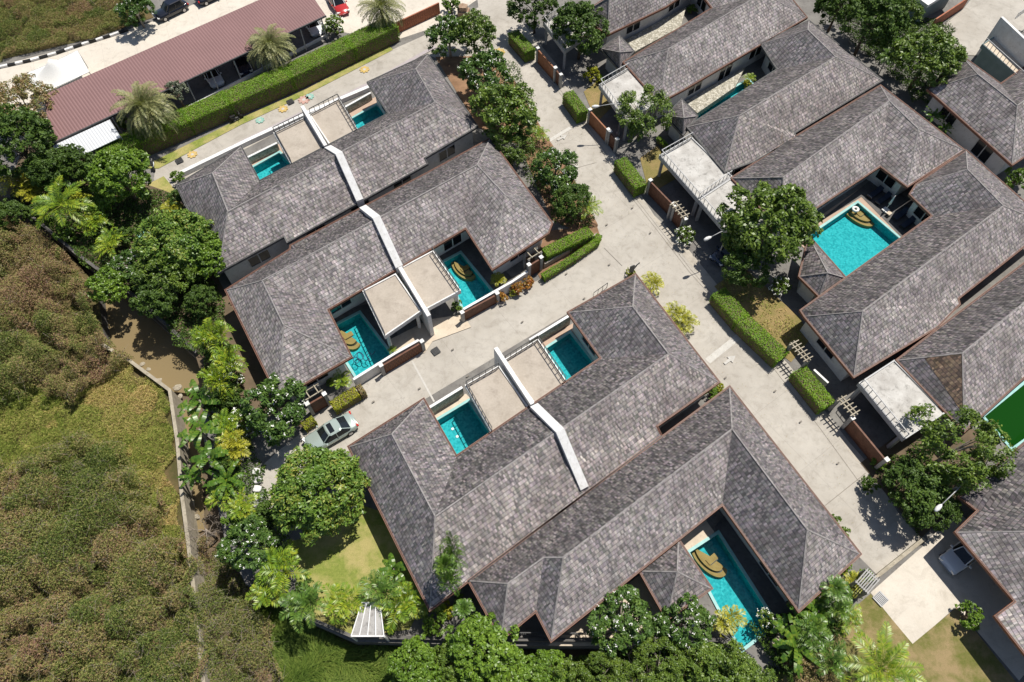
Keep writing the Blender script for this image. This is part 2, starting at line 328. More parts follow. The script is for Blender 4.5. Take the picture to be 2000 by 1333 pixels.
leaf_mat('leaf_hedge', [(0.0891, 0.179, 0.0119), (0.155, 0.285, 0.0166), (0.237, 0.369, 0.0238)], 0.5, 0.15, 0.3)
leaf_mat('leaf_hedge_yellow', [(0.14, 0.18, 0.012), (0.3, 0.32, 0.02), (0.46, 0.42, 0.03)], 0.5, 0.15, 0.3)
leaf_mat('leaf_croton', [(0.3, 0.06, 0.02), (0.42, 0.2, 0.03), (0.18, 0.2, 0.03)], 0.4)
leaf_mat('frond_date', [(0.158, 0.183, 0.0669), (0.243, 0.256, 0.104), (0.365, 0.329, 0.146)], 0.5, 0.2)
leaf_mat('frond_areca', [(0.0828, 0.169, 0.0134), (0.177, 0.275, 0.018), (0.352, 0.381, 0.027)], 0.4, 0.10)
leaf_mat('frond_gold', [(0.158, 0.182, 0.016), (0.302, 0.304, 0.024), (0.418, 0.38, 0.04)], 0.4, 0.10)
leaf_mat('frond_green', [(0.0517, 0.109, 0.0179), (0.0918, 0.184, 0.0255), (0.173, 0.249, 0.0382)], 0.38, 0.10)
leaf_mat('leaf_banana', [(0.0476, 0.117, 0.0141), (0.0856, 0.175, 0.0202), (0.19, 0.263, 0.0302)], 0.35, 0.25)
leaf_mat('leaf_scrub', [(0.07, 0.11, 0.025), (0.155, 0.195, 0.045), (0.27, 0.26, 0.085), (0.31, 0.215, 0.11), (0.25, 0.135, 0.105)], 0.7, 0.15, 0.15, 'hue')
leaf_mat('leaf_dry_grass', [(0.15, 0.21, 0.035), (0.29, 0.33, 0.07), (0.50, 0.42, 0.15), (0.66, 0.45, 0.22)], 0.8, 0.15, 0.1, 'hue')
leaf_mat('leaf_reed', [(0.051, 0.0918, 0.0143), (0.112, 0.173, 0.0255), (0.204, 0.255, 0.051)], 0.6, 0.2, 0.15)

def M(n): return MATS[n]

# ------------------------------------------------------------------ mesh helpers
def tag(o, label=None, cat=None, group=None, kind=None):
    if label: o['label'] = label
    if cat: o['category'] = cat
    if group: o['group'] = group
    if kind: o['kind'] = kind
    return o
def thing(name, label, cat, loc=(0, 0, 0), rz=0.0, group=None):
    o = bpy.data.objects.new(name, None); COL.objects.link(o); o.location = loc; o.rotation_euler = (0, 0, rz)
    o.empty_display_size = 0.5
    return tag(o, label, cat, group)

class MB:
    """collects geometry in world (or local) space and links it as one mesh"""
    def __init__(self): self.v = []; self.f = []; self.m = []; self.uv = []; self.mats = []
    def mi(self, mat):
        if mat not in self.mats: self.mats.append(mat)
        return self.mats.index(mat)
    def add(self, verts, faces, mat, uvs=None):
        b = len(self.v); self.v += [tuple(v) for v in verts]; k = self.mi(mat)
        for i, f in enumerate(faces):
            self.f.append([b + j for j in f]); self.m.append(k)
            self.uv.append(uvs[i] if uvs else None)
    def box(self, c, s, mat, rz=0.0):
        ca, sa = math.cos(rz), math.sin(rz); vs = []
        for dz in (-.5, .5):
            for dx, dy in ((-.5, -.5), (.5, -.5), (.5, .5), (-.5, .5)):
                x, y = dx * s[0], dy * s[1]
                vs.append((c[0] + x * ca - y * sa, c[1] + x * sa + y * ca, c[2] + dz * s[2]))
        self.add(vs, [(3, 2, 1, 0), (4, 5, 6, 7), (0, 1, 5, 4), (1, 2, 6, 5), (2, 3, 7, 6), (3, 0, 4, 7)], mat)
    def bar(self, a, b, w, h, mat):
        """box from a to b, w wide, h tall (h along up-ish)"""
        a = Vector(a); b = Vector(b); d = b - a
        if d.length < 1e-5: return
        d.normalize(); up = Vector((0, 0, 1)) if abs(d.z) < .95 else Vector((1, 0, 0))
        s = d.cross(up).normalized() * w / 2; u = s.cross(d).normalized() * h / 2
        vs = [a - s - u, a + s - u, a + s + u, a - s + u, b - s - u, b + s - u, b + s + u, b - s + u]
        self.add(vs, [(0, 1, 2, 3), (7, 6, 5, 4), (0, 4, 5, 1), (1, 5, 6, 2), (2, 6, 7, 3), (3, 7, 4, 0)], mat)
    def tube(self, pts, radii, mat, n=7, cap=True):
        vs = []; fs = []; pts = [Vector(p) for p in pts]
        for i, p in enumerate(pts):
            d = (pts[min(i + 1, len(pts) - 1)] - pts[max(i - 1, 0)]).normalized()
            a = d.cross(Vector((0.3, 0.1, 1)) if abs(d.z) < .9 else Vector((1, 0.1, 0))).normalized(); b = d.cross(a)
            r = radii[i] if isinstance(radii, (list, tuple)) else radii
            for k in range(n):
                t = 2 * math.pi * k / n; vs.append(p + (a * math.cos(t) + b * math.sin(t)) * r)
        for i in range(len(pts) - 1):
            for k in range(n):
                fs.append((i * n + k, i * n + (k + 1) % n, (i + 1) * n + (k + 1) % n, (i + 1) * n + k))
        if cap: fs.append(tuple(range(n - 1, -1, -1))); fs.append(tuple((len(pts) - 1) * n + k for k in range(n)))
        self.add(vs, fs, mat)
    def prism(self, pts, z0, z1, mat, side=None, bottom=True):
        """pts: 2D world outline; solid between z0 and z1"""
        pts = ccw([(p[0], p[1]) for p in pts]); n = len(pts)
        vs = [(x, y, z1) for x, y in pts] + [(x, y, z0) for x, y in pts]
        tris = tess([(x, y, 0) for x, y in pts])
        self.add(vs, [t for t in tris], mat)
        sm = side or mat
        self.add(vs, [(i, i + n, (i + 1) % n + n, (i + 1) % n) for i in range(n)], sm)
        if bottom: self.add(vs, [tuple(j + n for j in reversed(t)) for t in tris], sm)
    def build(self, name, parent=None, smooth=False, local=None):
        me = bpy.data.meshes.new(name); me.from_pydata(self.v, [], self.f)
        for mt in self.mats: me.materials.append(M(mt))
        me.polygons.foreach_set('material_index', self.m)
        if any(u is not None for u in self.uv):
            ul = me.uv_layers.new(name='UVMap'); i = 0
            for p, u in zip(me.polygons, self.uv):
                for k, li in enumerate(p.loop_indices):
                    if u: ul.data[li].uv = u[k]
        if smooth: me.polygons.foreach_set('use_smooth', [True] * len(me.polygons))
        me.update()
        o = bpy.data.objects.new(name, me); COL.objects.link(o)
        if parent is not None:
            o.parent = parent
            if local is None:
                # geometry was given in world space: express it in the parent's space
                mi = (parent_matrix(parent)).inverted(); me.transform(mi)
        return o

def parent_matrix(o):
    from mathutils import Matrix
    m = Matrix.Translation(o.location) @ Matrix.Rotation(o.rotation_euler[2], 4, 'Z')
    if o.parent is not None: m = parent_matrix(o.parent) @ m
    return m

def ccw(p):
    a = sum(p[i][0] * p[(i + 1) % len(p)][1] - p[(i + 1) % len(p)][0] * p[i][1] for i in range(len(p)))
    return list(p) if a > 0 else list(reversed(p))
def tess(pts):
    t = tessellate_polygon([[Vector(p) for p in pts]]); out = []
    for a, b, c in t:
        A, B, C = Vector(pts[a]), Vector(pts[b]), Vector(pts[c])
        n = (B - A).cross(C - A)
        if n.length < 1e-9: continue
        out.append((a, b, c) if n.z >= 0 else (a, c, b))
    return out
def offset(pts, d):
    """offset outline (ccw) outward by d, mitred"""
    pts = ccw([(p[0], p[1]) for p in pts]); n = len(pts); out = []
    for i in range(n):
        a = Vector(pts[i - 1]); b = Vector(pts[i]); c = Vector(pts[(i + 1) % n])
        e1 = (b - a).normalized(); e2 = (c - b).normalized()
        n1 = Vector((e1.y, -e1.x)); n2 = Vector((e2.y, -e2.x)); m = n1 + n2
        if m.length < 0.2: m = n1
        m.normalize(); k = d / max(0.45, m.dot(n1)); out.append(tuple(b + m * k))
    return out
def Q(pts, z=0.0): return [tuple(P(x, y, z).xy) for x, y in pts]
def inside(x, y, poly):
    c = False; n = len(poly); j = n - 1
    for i in range(n):
        xi, yi = poly[i]; xj, yj = poly[j]
        if (yi > y) != (yj > y) and x < (xj - xi) * (y - yi) / (yj - yi) + xi: c = not c
        j = i
    return c
def inside_np(X, Y, poly):
    c = np.zeros(X.shape, bool); n = len(poly); j = n - 1
    for i in range(n):
        xi, yi = poly[i]; xj, yj = poly[j]
        if yi != yj:
            c ^= ((yi > Y) != (yj > Y)) & (X < (xj - xi) * (Y - yi) / (yj - yi) + xi)
        j = i
    return c
def sheet(name, poly, z, mat, holes=(), kind='structure', label=None, skirt=None, skirt_mat=None, cat=None):
    """flat sheet with real holes; poly in world xy"""
    verts = []; edges = []
    for pl in [poly] + list(holes):
        b = len(verts); verts += [Vector(p) for p in pl]; edges += [(b + i, b + (i + 1) % len(pl)) for i in range(len(pl))]
    ov, oe, of, *_ = delaunay_2d_cdt(verts, edges, [], 0, 1e-5)
    mb = MB(); fs = []
    for f in of:
        cx = sum(ov[i][0] for i in f) / len(f); cy = sum(ov[i][1] for i in f) / len(f)
        if inside(cx, cy, poly) and not any(inside(cx, cy, h) for h in holes):
            a, b, c = (Vector(ov[i]) for i in f[:3])
            fs.append(list(f) if (b - a).cross(c - a) > 0 else list(reversed(f)))
    mb.add([(v[0], v[1], z) for v in ov], fs, mat)
    if skirt is not None:
        p = ccw(poly); n = len(p)
        mb.add([(x, y, z) for x, y in p] + [(x, y, skirt) for x, y in p], [(i, i + n, (i + 1) % n + n, (i + 1) % n) for i in range(n)], skirt_mat or mat)
    o = mb.build(name); tag(o, label, cat, None, kind); return o
def strip2(pts, w):
    """2D polyline widened to an outline"""
    L = []; Rr = []; n = len(pts)
    for i in range(n):
        a = Vector(pts[max(i - 1, 0)]); b = Vector(pts[min(i + 1, n - 1)]); d = (b - a).normalized(); s = Vector((-d.y, d.x)) * w / 2
        p = Vector(pts[i]); L.append(tuple(p + s)); Rr.append(tuple(p - s))
    return L + Rr[::-1]

# ------------------------------------------------------------------ pools first (the sheets need their holes)
POOLS = []
def pool_def(quad, label, tile='tile_turquoise', steps=None, cop='coping_aqua', group='private swimming pools'):
    POOLS.append(dict(q=ccw(Q(quad)), label=label, tile=tile, steps=steps, cop=cop))
pool_def([(487, 333), (546, 300), (580, 334), (512, 366)], 'small turquoise pool at the top left villa, left of its beige roof terraces')
pool_def([(680, 238), (735, 207), (772, 233), (706, 268)], 'small turquoise pool under the upper right corner of the top left villa')
pool_def([(640, 645), (702, 613), (768, 700), (698, 738)], 'turquoise pool with a dark hose coiled in the water and tan step', steps=((676, 650), 1.9, 0))
pool_def([(866, 514), (899, 496), (962, 573), (907, 606)], 'turquoise pool with tan fan steps between beige terrace and brown gate', steps=((905, 519), 1.75, 0))
pool_def([(852, 824), (915, 786), (965, 860), (893, 902)], 'turquoise pool behind a stone wall with two white floor lights')
pool_def([(1066, 683), (1113, 652), (1165, 718), (1103, 752)], 'turquoise pool right of the beige terraces of the middle villa')
pool_def([(1347, 1080), (1402, 1044), (1513, 1218), (1447, 1268)], 'long turquoise lap pool with tan fan steps beside the hipped pavilion', steps=((1385, 1085), 1.9, 0))
pool_def([(1350, 224), (1460, 158), (1471, 168), (1368, 240)], 'narrow teal pool slot along a stone wall between two roofs')
pool_def([(1578, 464), (1675, 398), (1759, 470), (1655, 552)], 'large square turquoise pool with tan corner steps and beige deck', steps=((1678, 412), 2.1, 0))
pool_def([(1922, 815), (2045, 715), (2080, 800), (1975, 875)], 'pool of opaque green water at the right edge behind a round tree', tile='tile_green')
HOLES = [p['q'] for p in POOLS]
for p in POOLS:
    q = p['q']; t = thing('swimming_pool', p['label'], 'pool', (*np.mean(q, axis=0), 0)); n = len(q); D = -0.95
    mb = MB(); mb.add([(x, y, D) for x, y in q], [tuple(range(n))], p['tile'])
    mb.add([(x, y, 0) for x, y in q] + [(x, y, D) for x, y in q], [((i + 1) % n, (i + 1) % n + n, i + n, i) for i in range(n)], p['tile'])
    mb.build('basin', t)
    o = offset(q, 0.24); mb = MB()
    vv = [(x, y, 0.125) for x, y in q] + [(x, y, 0.125) for x, y in o] + [(x, y, 0.0) for x, y in o] + [(x, y, -0.03) for x, y in q]
    fs = []
    for i in range(n):
        j = (i + 1) % n; fs += [(i, i + n, j + n, j), (i + n, i + 2 * n, j + 2 * n, j + n), (j, j + 3 * n, i + 3 * n, i)]
    mb.add(vv, fs, p['cop']); mb.build('coping', t)
    mb = MB(); qi = offset(q, -0.005); mb.add([(x, y, -0.14) for x, y in qi], [tuple(range(n))], 'green_water' if p['tile'] == 'tile_green' else 'pool_water'); mb.build('water', t)
    if p['steps']:
        (sx, sy), r, _ = p['steps']; c = P(sx, sy, -0.3); mb = MB()
        # quarter fan opening away from the corner: two curved treads with dark nosings, and a straight seat
        ax = (-D1); ay = D2
        def fan(rad, z0, z1, mat, a0=0.0, a1=math.pi / 2, k=14):
            pts = [(c.x, c.y)] + [tuple((c + ax * (math.cos(a0 + (a1 - a0) * i / k) * rad * 0.55) + ay * (math.sin(a0 + (a1 - a0) * i / k) * rad)).xy) for i in range(k + 1)]
            mb.prism(pts, z0, z1, mat)
        fan(r, D, -0.62, 'step_tan', -0.9, math.pi / 2 + 0.5); fan(r * 0.80, -0.62, -0.60, 'step_edge', -0.9, math.pi / 2 + 0.5); fan(r * 0.74, -0.60, -0.40, 'step_tan', -0.9, math.pi / 2 + 0.5)
        s = c + ay * 0.35
        mb.box((s.x, s.y, -0.36), (0.95, 0.5, 0.08), 'step_tan', math.atan2(D1.y, D1.x)); s = c + ay * 0.62
        mb.box((s.x, s.y, -0.38), (0.8, 0.09, 0.06), 'step_edge', math.atan2(D1.y, D1.x))
        mb.build('steps', t)

# ------------------------------------------------------------------ ground
sheet('ground', [(-400, -300), (400, -300), (400, 500), (-400, 500)], -2.3, 'soil')
LEFTBANK = [(-900, 60), (-200, 330), (0, 425), (120, 480), (190, 560), (204, 672), (255, 706), (331, 762), (346, 862), (354, 960), (366, 1050), (378, 1150), (388, 1260), (398, 1345), (430, 1700)]
wl = Q(LEFTBANK, -0.5) + [(-55, -40), (-200, -60), (-250, 100)]
sheet('ground', wl, -0.5, 'wasteland', skirt=-2.3, skirt_mat='retaining').name = 'wasteland'
RIGHTBANK = [(-900, -20), (-300, 230), (10, 385), (150, 505), (262, 588), (300, 620), (384, 700), (402, 760), (392, 830), (415, 940), (440, 1060), (480, 1142), (600, 1214), (690, 1254), (1010, 1262), (1245, 1264), (1405, 1262), (1478, 1308), (1500, 1430), (1620, 1600)]
estate = Q(RIGHTBANK) + [(60, -60), (220, -40), (260, 300), (-260, 300)]
sheet('estate_ground', estate, 0.0, 'yard_dark', HOLES, skirt=-2.3, skirt_mat='retaining')
LV = [0]
def patch(name, pts, mat, z=None, holes=False, kind='structure', label=None):
    """a sheet a few millimetres above the ones laid before it"""
    if z is None: LV[0] += 1; z = 0.002 * LV[0]
    return sheet(name, Q(pts), z, mat, HOLES if holes else (), kind, label)
# street, cul-de-sac, top lane, parking
patch('street', [(945, -120), (1005, 90), (1040, 170), (1090, 290), (1120, 350), (1168, 470), (1050, 548), (905, 625), (640, 790), (590, 845), (545, 880), (490, 930), (505, 1010), (560, 1000), (640, 905), (690, 880), (830, 780), (1110, 612), (1240, 545), (1300, 640), (1400, 750), (1500, 880), (1680, 1090), (1712, 1122), (1800, 1052), (1760, 1010), (1690, 905), (1640, 840), (1540, 712), (1395, 568), (1290, 440), (1245, 370), (1160, 240), (1090, 130), (1000, 20), (1010, -120)], 'road')
patch('street', [(930, -20), (1010, -20), (1020, 90), (1100, 290), (1062, 300), (1008, 190), (960, 110), (940, 60)], 'road')
patch('lane', [(300, 350), (305, 326), (470, 243), (600, 184), (765, 98), (850, 60), (925, 20), (960, 0), (1010, 20), (1000, 90), (960, 150), (835, 108), (720, 165), (478, 292), (345, 362), (320, 385)], 'road')
patch('road', [(-700, 290), (0, 128), (160, 88), (300, 42), (470, -30), (900, -260), (1100, -260), (960, -20), (860, 50), (770, 80), (650, 60), (110, 330), (60, 240), (-500, 560)], 'parking')
patch('pavement', [(1000, 92), (1060, 108), (1125, 205), (1180, 290), (1255, 400), (1330, 470), (1420, 580), (1525, 700), (1580, 775), (1690, 900), (1700, 915), (1670, 900), (1540, 718), (1420, 592), (1390, 566), (1285, 440), (1240, 372), (1150, 240), (1085, 150)], 'apron')
# the joint between street and apron, drawn in the concrete
def line(name, pts, w, mat, z=None):
    LV[0] += 1
    sheet(name, strip2(Q(pts), w), z or 0.002 * LV[0], mat)
line('street_joint', [(1000, 92), (1080, 165), (1150, 258), (1235, 388), (1345, 530), (1400, 592), (1465, 660), (1530, 745), (1600, 835), (1680, 945)], 0.05, 'joint_dark')
line('street_joint', [(1006, 92), (1086, 165), (1156, 258), (1240, 386), (1350, 528), (1405, 590), (1470, 658)], 0.04, 'joint_dark')
line('street_strip', [(1382, 706), (1450, 652)], 0.62, 'strip_pale')
line('street_strip', [(1062, 282), (1114, 250)], 0.42, 'strip_pale')
line('street_joint', [(1128, 328), (1165, 318)], 0.05, 'joint_dark')
line('street_joint', [(805, 706), (848, 785)], 0.16, 'strip_pale')
line('street_joint', [(1180, 485), (1215, 520)], 0.06, 'joint_dark')
line('street_joint', [(1609, 990), (1690, 925)], 0.05, 'joint_dark')
# plots: inner courts, decks, garden beds
patch('driveway', [(1700, 1158), (1790, 1078), (1860, 1020), (1990, 1170), (1900, 1205), (1868, 1185), (1782, 1260)], 'driveway')
patch('garage_forecourt', [(1800, 1066), (1870, 1000), (2100, 1200), (1990, 1330), (1868, 1186)], 'driveway')
patch('lawn', [(1700, 1160), (1782, 1258), (1868, 1187), (1990, 1340), (2000, 1600), (1520, 1600), (1500, 1330)], 'lawn_patchy')
patch('lawn', [(575, 1120), (560, 1060), (640, 1040), (700, 985), (745, 1000), (830, 1170), (800, 1230), (690, 1245), (600, 1205)], 'lawn')
patch('garden_bed', [(1015, 285), (1078, 430), (1160, 470), (1168, 440), (1110, 330), (1060, 255), (1000, 150), (935, 110), (850, 112), (935, 250)], 'soil_red')
patch('garden_bed', [(1070, 452), (1165, 440), (1175, 470), (1055, 545), (1042, 520), (1005, 500)], 'soil_red')
patch('garden_bed', [(1395, 560), (1450, 520), (1560, 620), (1585, 660), (1545, 708), (1480, 660)], 'lawn_dry')
patch('garden_bed', [(1140, 180), (1165, 160), (1200, 205), (1165, 240)], 'lawn_dry')
patch('garden_bed', [(1250, 310), (1285, 285), (1320, 350), (1268, 380)], 'lawn_dry')
patch('garden_bed', [(1680, 905), (1790, 820), (1960, 850), (1870, 985), (1800, 1050)], 'soil')
patch('lawn', [(290, 360), (320, 345), (345, 375), (380, 470), (330, 480), (180, 420)], 'lawn')
patch('lawn', [(205, 330), (300, 316), (470, 232), (600, 174), (760, 90), (768, 98), (600, 185), (470, 245), (310, 330)], 'lawn')
patch('vegetation_ground', [(10, 385), (150, 505), (262, 588), (384, 700), (402, 760), (600, 840), (450, 590), (340, 380), (200, 330), (60, 250)], 'soil')
patch('weed_ground', [(-600, 150), (0, 118), (185, 75), (300, 35), (240, -60), (-600, 0)], 'wasteland')
patch('forecourt', [(1830, 60), (1880, 20), (1960, -80), (2200, -80), (2100, 100), (1990, 60), (1910, 110), (1870, 108)], 'road')
patch('pool_deck', [(1318, 1062), (1375, 1012), (1395, 1040), (1347, 1080)], 'deck_cream', holes=True)
patch('side_terrace', [(1070, 1262), (1280, 1100), (1330, 1170), (1250, 1262)], 'deck_cream')
patch('pool_deck', [(1545, 462), (1675, 372), (1782, 470), (1655, 565)], 'deck_pink', holes=True)
patch('pool_deck', [(470, 320), (560, 275), (610, 330), (520, 380)], 'deck_pink', holes=True)
patch('pool_deck', [(660, 225), (735, 190), (790, 225), (710, 280)], 'deck_pink', holes=True)
patch('pool_deck', [(835, 815), (910, 770), (990, 850), (900, 910)], 'deck_cream', holes=True)
patch('pool_deck', [(1050, 672), (1120, 632), (1190, 700), (1100, 770)], 'deck_pink', holes=True)
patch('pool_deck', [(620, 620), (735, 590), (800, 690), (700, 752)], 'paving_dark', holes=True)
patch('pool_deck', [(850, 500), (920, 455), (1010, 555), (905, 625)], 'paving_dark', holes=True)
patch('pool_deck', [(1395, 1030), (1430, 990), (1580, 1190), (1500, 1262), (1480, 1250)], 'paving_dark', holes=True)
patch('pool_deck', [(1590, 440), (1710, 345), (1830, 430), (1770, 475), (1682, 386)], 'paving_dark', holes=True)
patch('carport_floor', [(760, 665), (840, 625), (905, 615), (920, 640), (845, 668), (830, 690), (775, 700)], 'deck_cream')
# painted chalk flowers on the lane
def flower(x, y, rpx, mat, label, petals=8):
    c = P(x, y); r = rpx / ppm(y); mb = MB(); pts = []
    for i in range(petals * 8):
        a = 2 * math.pi * i / (petals * 8); rr = r * (0.62 + 0.38 * abs(math.cos(a * petals / 2)) ** 0.6); pts.append((c.x + rr * math.cos(a), c.y + rr * math.sin(a)))
    mb.prism(pts, 0.0, 0.002 * LV[0] + 0.012, mat); hub = [(c.x + r * .3 * math.cos(a), c.y + r * .3 * math.sin(a)) for a in np.linspace(0, 6.28, 12, endpoint=False)]
    mb.prism(hub, 0.0, 0.002 * LV[0] + 0.016, 'chalk_white'); o = mb.build('painted_flower'); tag(o, label, 'pavement painting', 'flowers painted on the lane'); o['kind'] = 'structure'
flower(376, 303, 10, 'chalk_yellow', 'yellow sun-like flower painted on the lane, beside the square drain')
flower(553, 214, 10, 'chalk_yellow', 'yellow flower painted on the lane left of the white wall')
flower(712, 137, 10, 'chalk_yellow', 'yellow flower painted on the lane above the dark roof corner')
flower(508, 236, 9, 'chalk_teal', 'teal flower painted on the lane')
flower(605, 190, 9, 'chalk_teal', 'small teal flower painted beside the pink one')
flower(594, 196, 12, 'chalk_pink', 'faded pink flower painted on the lane')
flower(975, 103, 12, 'chalk_yellow', 'yellow flower painted at the top of the street')
line('painted_line', [(330, 352), (470, 280), (590, 222)], 0.5, 'chalk_lilac')
line('painted_line', [(640, 205), (720, 165), (850, 92)], 0.5, 'chalk_lilac')
line('painted_line', [(650, 230), (715, 192)], 0.5, 'chalk_pink')
def arrow(x, y, d, label):
    c = P(x, y); d = Vector((d[0], d[1], 0)).normalized(); s = Vector((-d.y, d.x, 0))
    pts = [c + d * 0.75, c + s * .38, c + s * .13, c - d * .7 + s * .13, c - d * .7 - s * .13, c - s * .13, c - s * .38]
    mb = MB(); mb.prism([p.xy for p in pts], 0, 0.002 * LV[0] + 0.012, 'chalk_white'); o = mb.build('painted_arrow'); tag(o, label, 'road marking', None, 'structure')
arrow(1425, 704, D1, 'worn white arrow painted on the street')
arrow(1098, 270, D1, 'faint white arrow painted near the top of the street')
# canal water
mbw = sheet('canal_water', Q([(-300, 300), (20, 395), (160, 520), (205, 580), (205, 680), (255, 706), (335, 765), (420, 775), (402, 700), (300, 620), (150, 490), (0, 375), (-300, 250)], -1.9), -1.9, 'mud_water')
sheet('canal_water', Q([(352, 790), (358, 860), (366, 960), (388, 1040), (400, 1035), (395, 930), (385, 860), (375, 800)], -2.05), -2.05, 'mud_water')
def wall(name, pts, h, th, mat, label, cat, z0=0.0, cap=None, parent=None, z=None, group=None):
    """free standing wall along pixels given at its top"""
    zt = z0 + h; w = Q(pts, zt); mb = MB()
    mb.prism(strip2(w, th), z0, zt, mat)
    if cap: mb.prism(strip2(w, th + 0.04), zt, zt + 0.07, cap)
    o = mb.build(name, parent)
    if parent is None: tag(o, label, cat, group)
    return o
wall('canal_wall', [(198, 672), (255, 706), (331, 762), (346, 862), (354, 960), (366, 1050), (378, 1150), (388, 1260), (398, 1345)], 2.55, 0.30, 'coping_old', 'long weathered concrete coping wall along the muddy canal', 'wall', -2.3)

# ------------------------------------------------------------------ houses
EZ, RZ = 3.1, 6.1
def face_uv(pts):
    n = Vector((0, 0, 0)); k = len(pts)
    for i in range(k):
        a, b = pts[i], pts[(i + 1) % k]
        n.x += (a.y - b.y) * (a.z + b.z); n.y += (a.z - b.z) * (a.x + b.x); n.z += (a.x - b.x) * (a.y + b.y)
    if n.z < 0: n = -n
    n.normalize(); u = Vector((0, 0, 1)).cross(n)
    if u.length < 1e-3: u = Vector((1, 0, 0))
    u.normalize(); v = n.cross(u); return u, v
def roof_mesh(V, faces, mat0):
    """slopes turned away from the afternoon weather stay dark with algae, the others bleach"""
    mb = MB()
    for fc in faces:
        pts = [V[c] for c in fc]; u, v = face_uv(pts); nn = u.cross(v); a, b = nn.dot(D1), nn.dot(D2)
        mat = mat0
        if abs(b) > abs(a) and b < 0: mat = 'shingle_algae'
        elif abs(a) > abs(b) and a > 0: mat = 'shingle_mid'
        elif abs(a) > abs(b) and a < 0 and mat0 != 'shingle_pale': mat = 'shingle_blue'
        z0 = min(p.z for p in pts); ref = min(pts, key=lambda p: p.z)
        for t in tess([(p.x, p.y, 0) for p in pts]):
            tp = [pts[i] for i in t]
            mb.add(tp, [(0, 1, 2)], mat, [[((p - ref).dot(u) + 50, (p - ref).dot(v) + 20) for p in tp]])
    return mb
def cap_mesh(V, faces, eave, z_up=-0.03, w=0.11):
    """ridge and hip caps along every edge shared by two roof faces, valleys left out"""
    edges = {}
    for fc in faces:
        for i in range(len(fc)):
            e = frozenset((fc[i], fc[(i + 1) % len(fc)])); edges.setdefault(e, []).append(fc)
    mb = MB(); el = set(eave)
    for e, fs in edges.items():
        if len(fs) != 2 or len(e) != 2: continue
        a, b = tuple(e); A, B = V[a], V[b]
        # valley test: the neighbouring faces rise away from the edge
        d = (B - A); s = Vector((-d.y, d.x, 0)).normalized(); mid = (A + B) / 2; up = 0
        for fc in fs:
            pts = [V[c] for c in fc]; u, v = face_uv(pts); n = u.cross(v)
            cen = sum(pts, Vector()) / len(pts); side = 1 if (cen - mid).dot(s) > 0 else -1
            slope = -(n.x * s.x + n.y * s.y) / n.z * side
            up += slope
        if up > 0.15: continue
        h = Vector((0, 0, z_up)); mb.bar(A + h * .6, B + h * .6, w, 0.05, 'ridge')
    return mb
def window(parent, a, b, z0, z1, nrm):
    """framed window on a wall from a to b (world xy), parent is the villa"""
    a = Vector((*a, 0)); b = Vector((*b, 0)); n = Vector((*nrm, 0)); d = (b - a).normalized(); L = (b - a).length
    mb = MB(); o = n * 0.03
    for p, q in (((a + o).to_tuple()[:2] + (z0,), (b + o).to_tuple()[:2] + (z0,)), ((a + o).to_tuple()[:2] + (z1,), (b + o).to_tuple()[:2] + (z1,))):
        mb.bar(p, q, 0.10, 0.08, 'white_paint')
    for k in (0, .5, 1):
        c = a + d * L * k + o; mb.bar((c.x, c.y, z0), (c.x, c.y, z1), 0.07, 0.09, 'white_paint')
    w = mb.build('window', parent)
    mb = MB(); o = n * 0.022
    mb.add([(*(a + o).xy, z0), (*(b + o).xy, z0), (*(b + o).xy, z1), (*(a + o).xy, z1)], [(0, 1, 2, 3)], 'glass_dark'); g = mb.build('pane')
    g.parent = w; g.data.transform(parent_matrix(parent).inverted())
    return w
def walls(t, loop2, inset, z1, mat, windows=True, maxwin=7):
    wl_ = offset(loop2, -inset); mb = MB(); n = len(wl_)
    mb.add([(x, y, 0) for x, y in wl_] + [(x, y, z1) for x, y in wl_], [(i, (i + 1) % n, (i + 1) % n + n, i + n) for i in range(n)], mat)
    mb.build('wall', t); k = 0
    if windows:
        for i in range(n):
            a = Vector(wl_[i]); b = Vector(wl_[(i + 1) % n]); d = b - a; L = d.length
            if L < 2.6: continue
            d.normalize(); nr = Vector((d.y, -d.x)); mid = (a + b) / 2
            if nr.dot(-mid) < 0.15 * mid.length: continue
            m = max(1, int(L // 4.2))
            for j in range(m):
                if k >= maxwin: break
                c = a + d * L * (j + .5) / m; h = min(1.1, L / 3); window(t, c - d * h, c + d * h, 0.35 if j % 2 else 0.95, 2.35, nr); k += 1
def railing(parent, a, b, z, h=0.85, mat='metal_pale', gap=0.55):
    a = Vector((a[0], a[1], z)); b = Vector((b[0], b[1], z)); L = (b - a).length; n = max(2, int(L / gap)); up = Vector((0, 0, h)); mb = MB()
    for i in range(n + 1):
        p = a.lerp(b, i / n); mb.bar(p, p + up, 0.05, 0.05, mat)
    mb.bar(a + up, b + up, 0.07, 0.06, mat); mb.bar(a + up * .12, b + up * .12, 0.05, 0.05, mat)
    return mb.build('railing', parent)
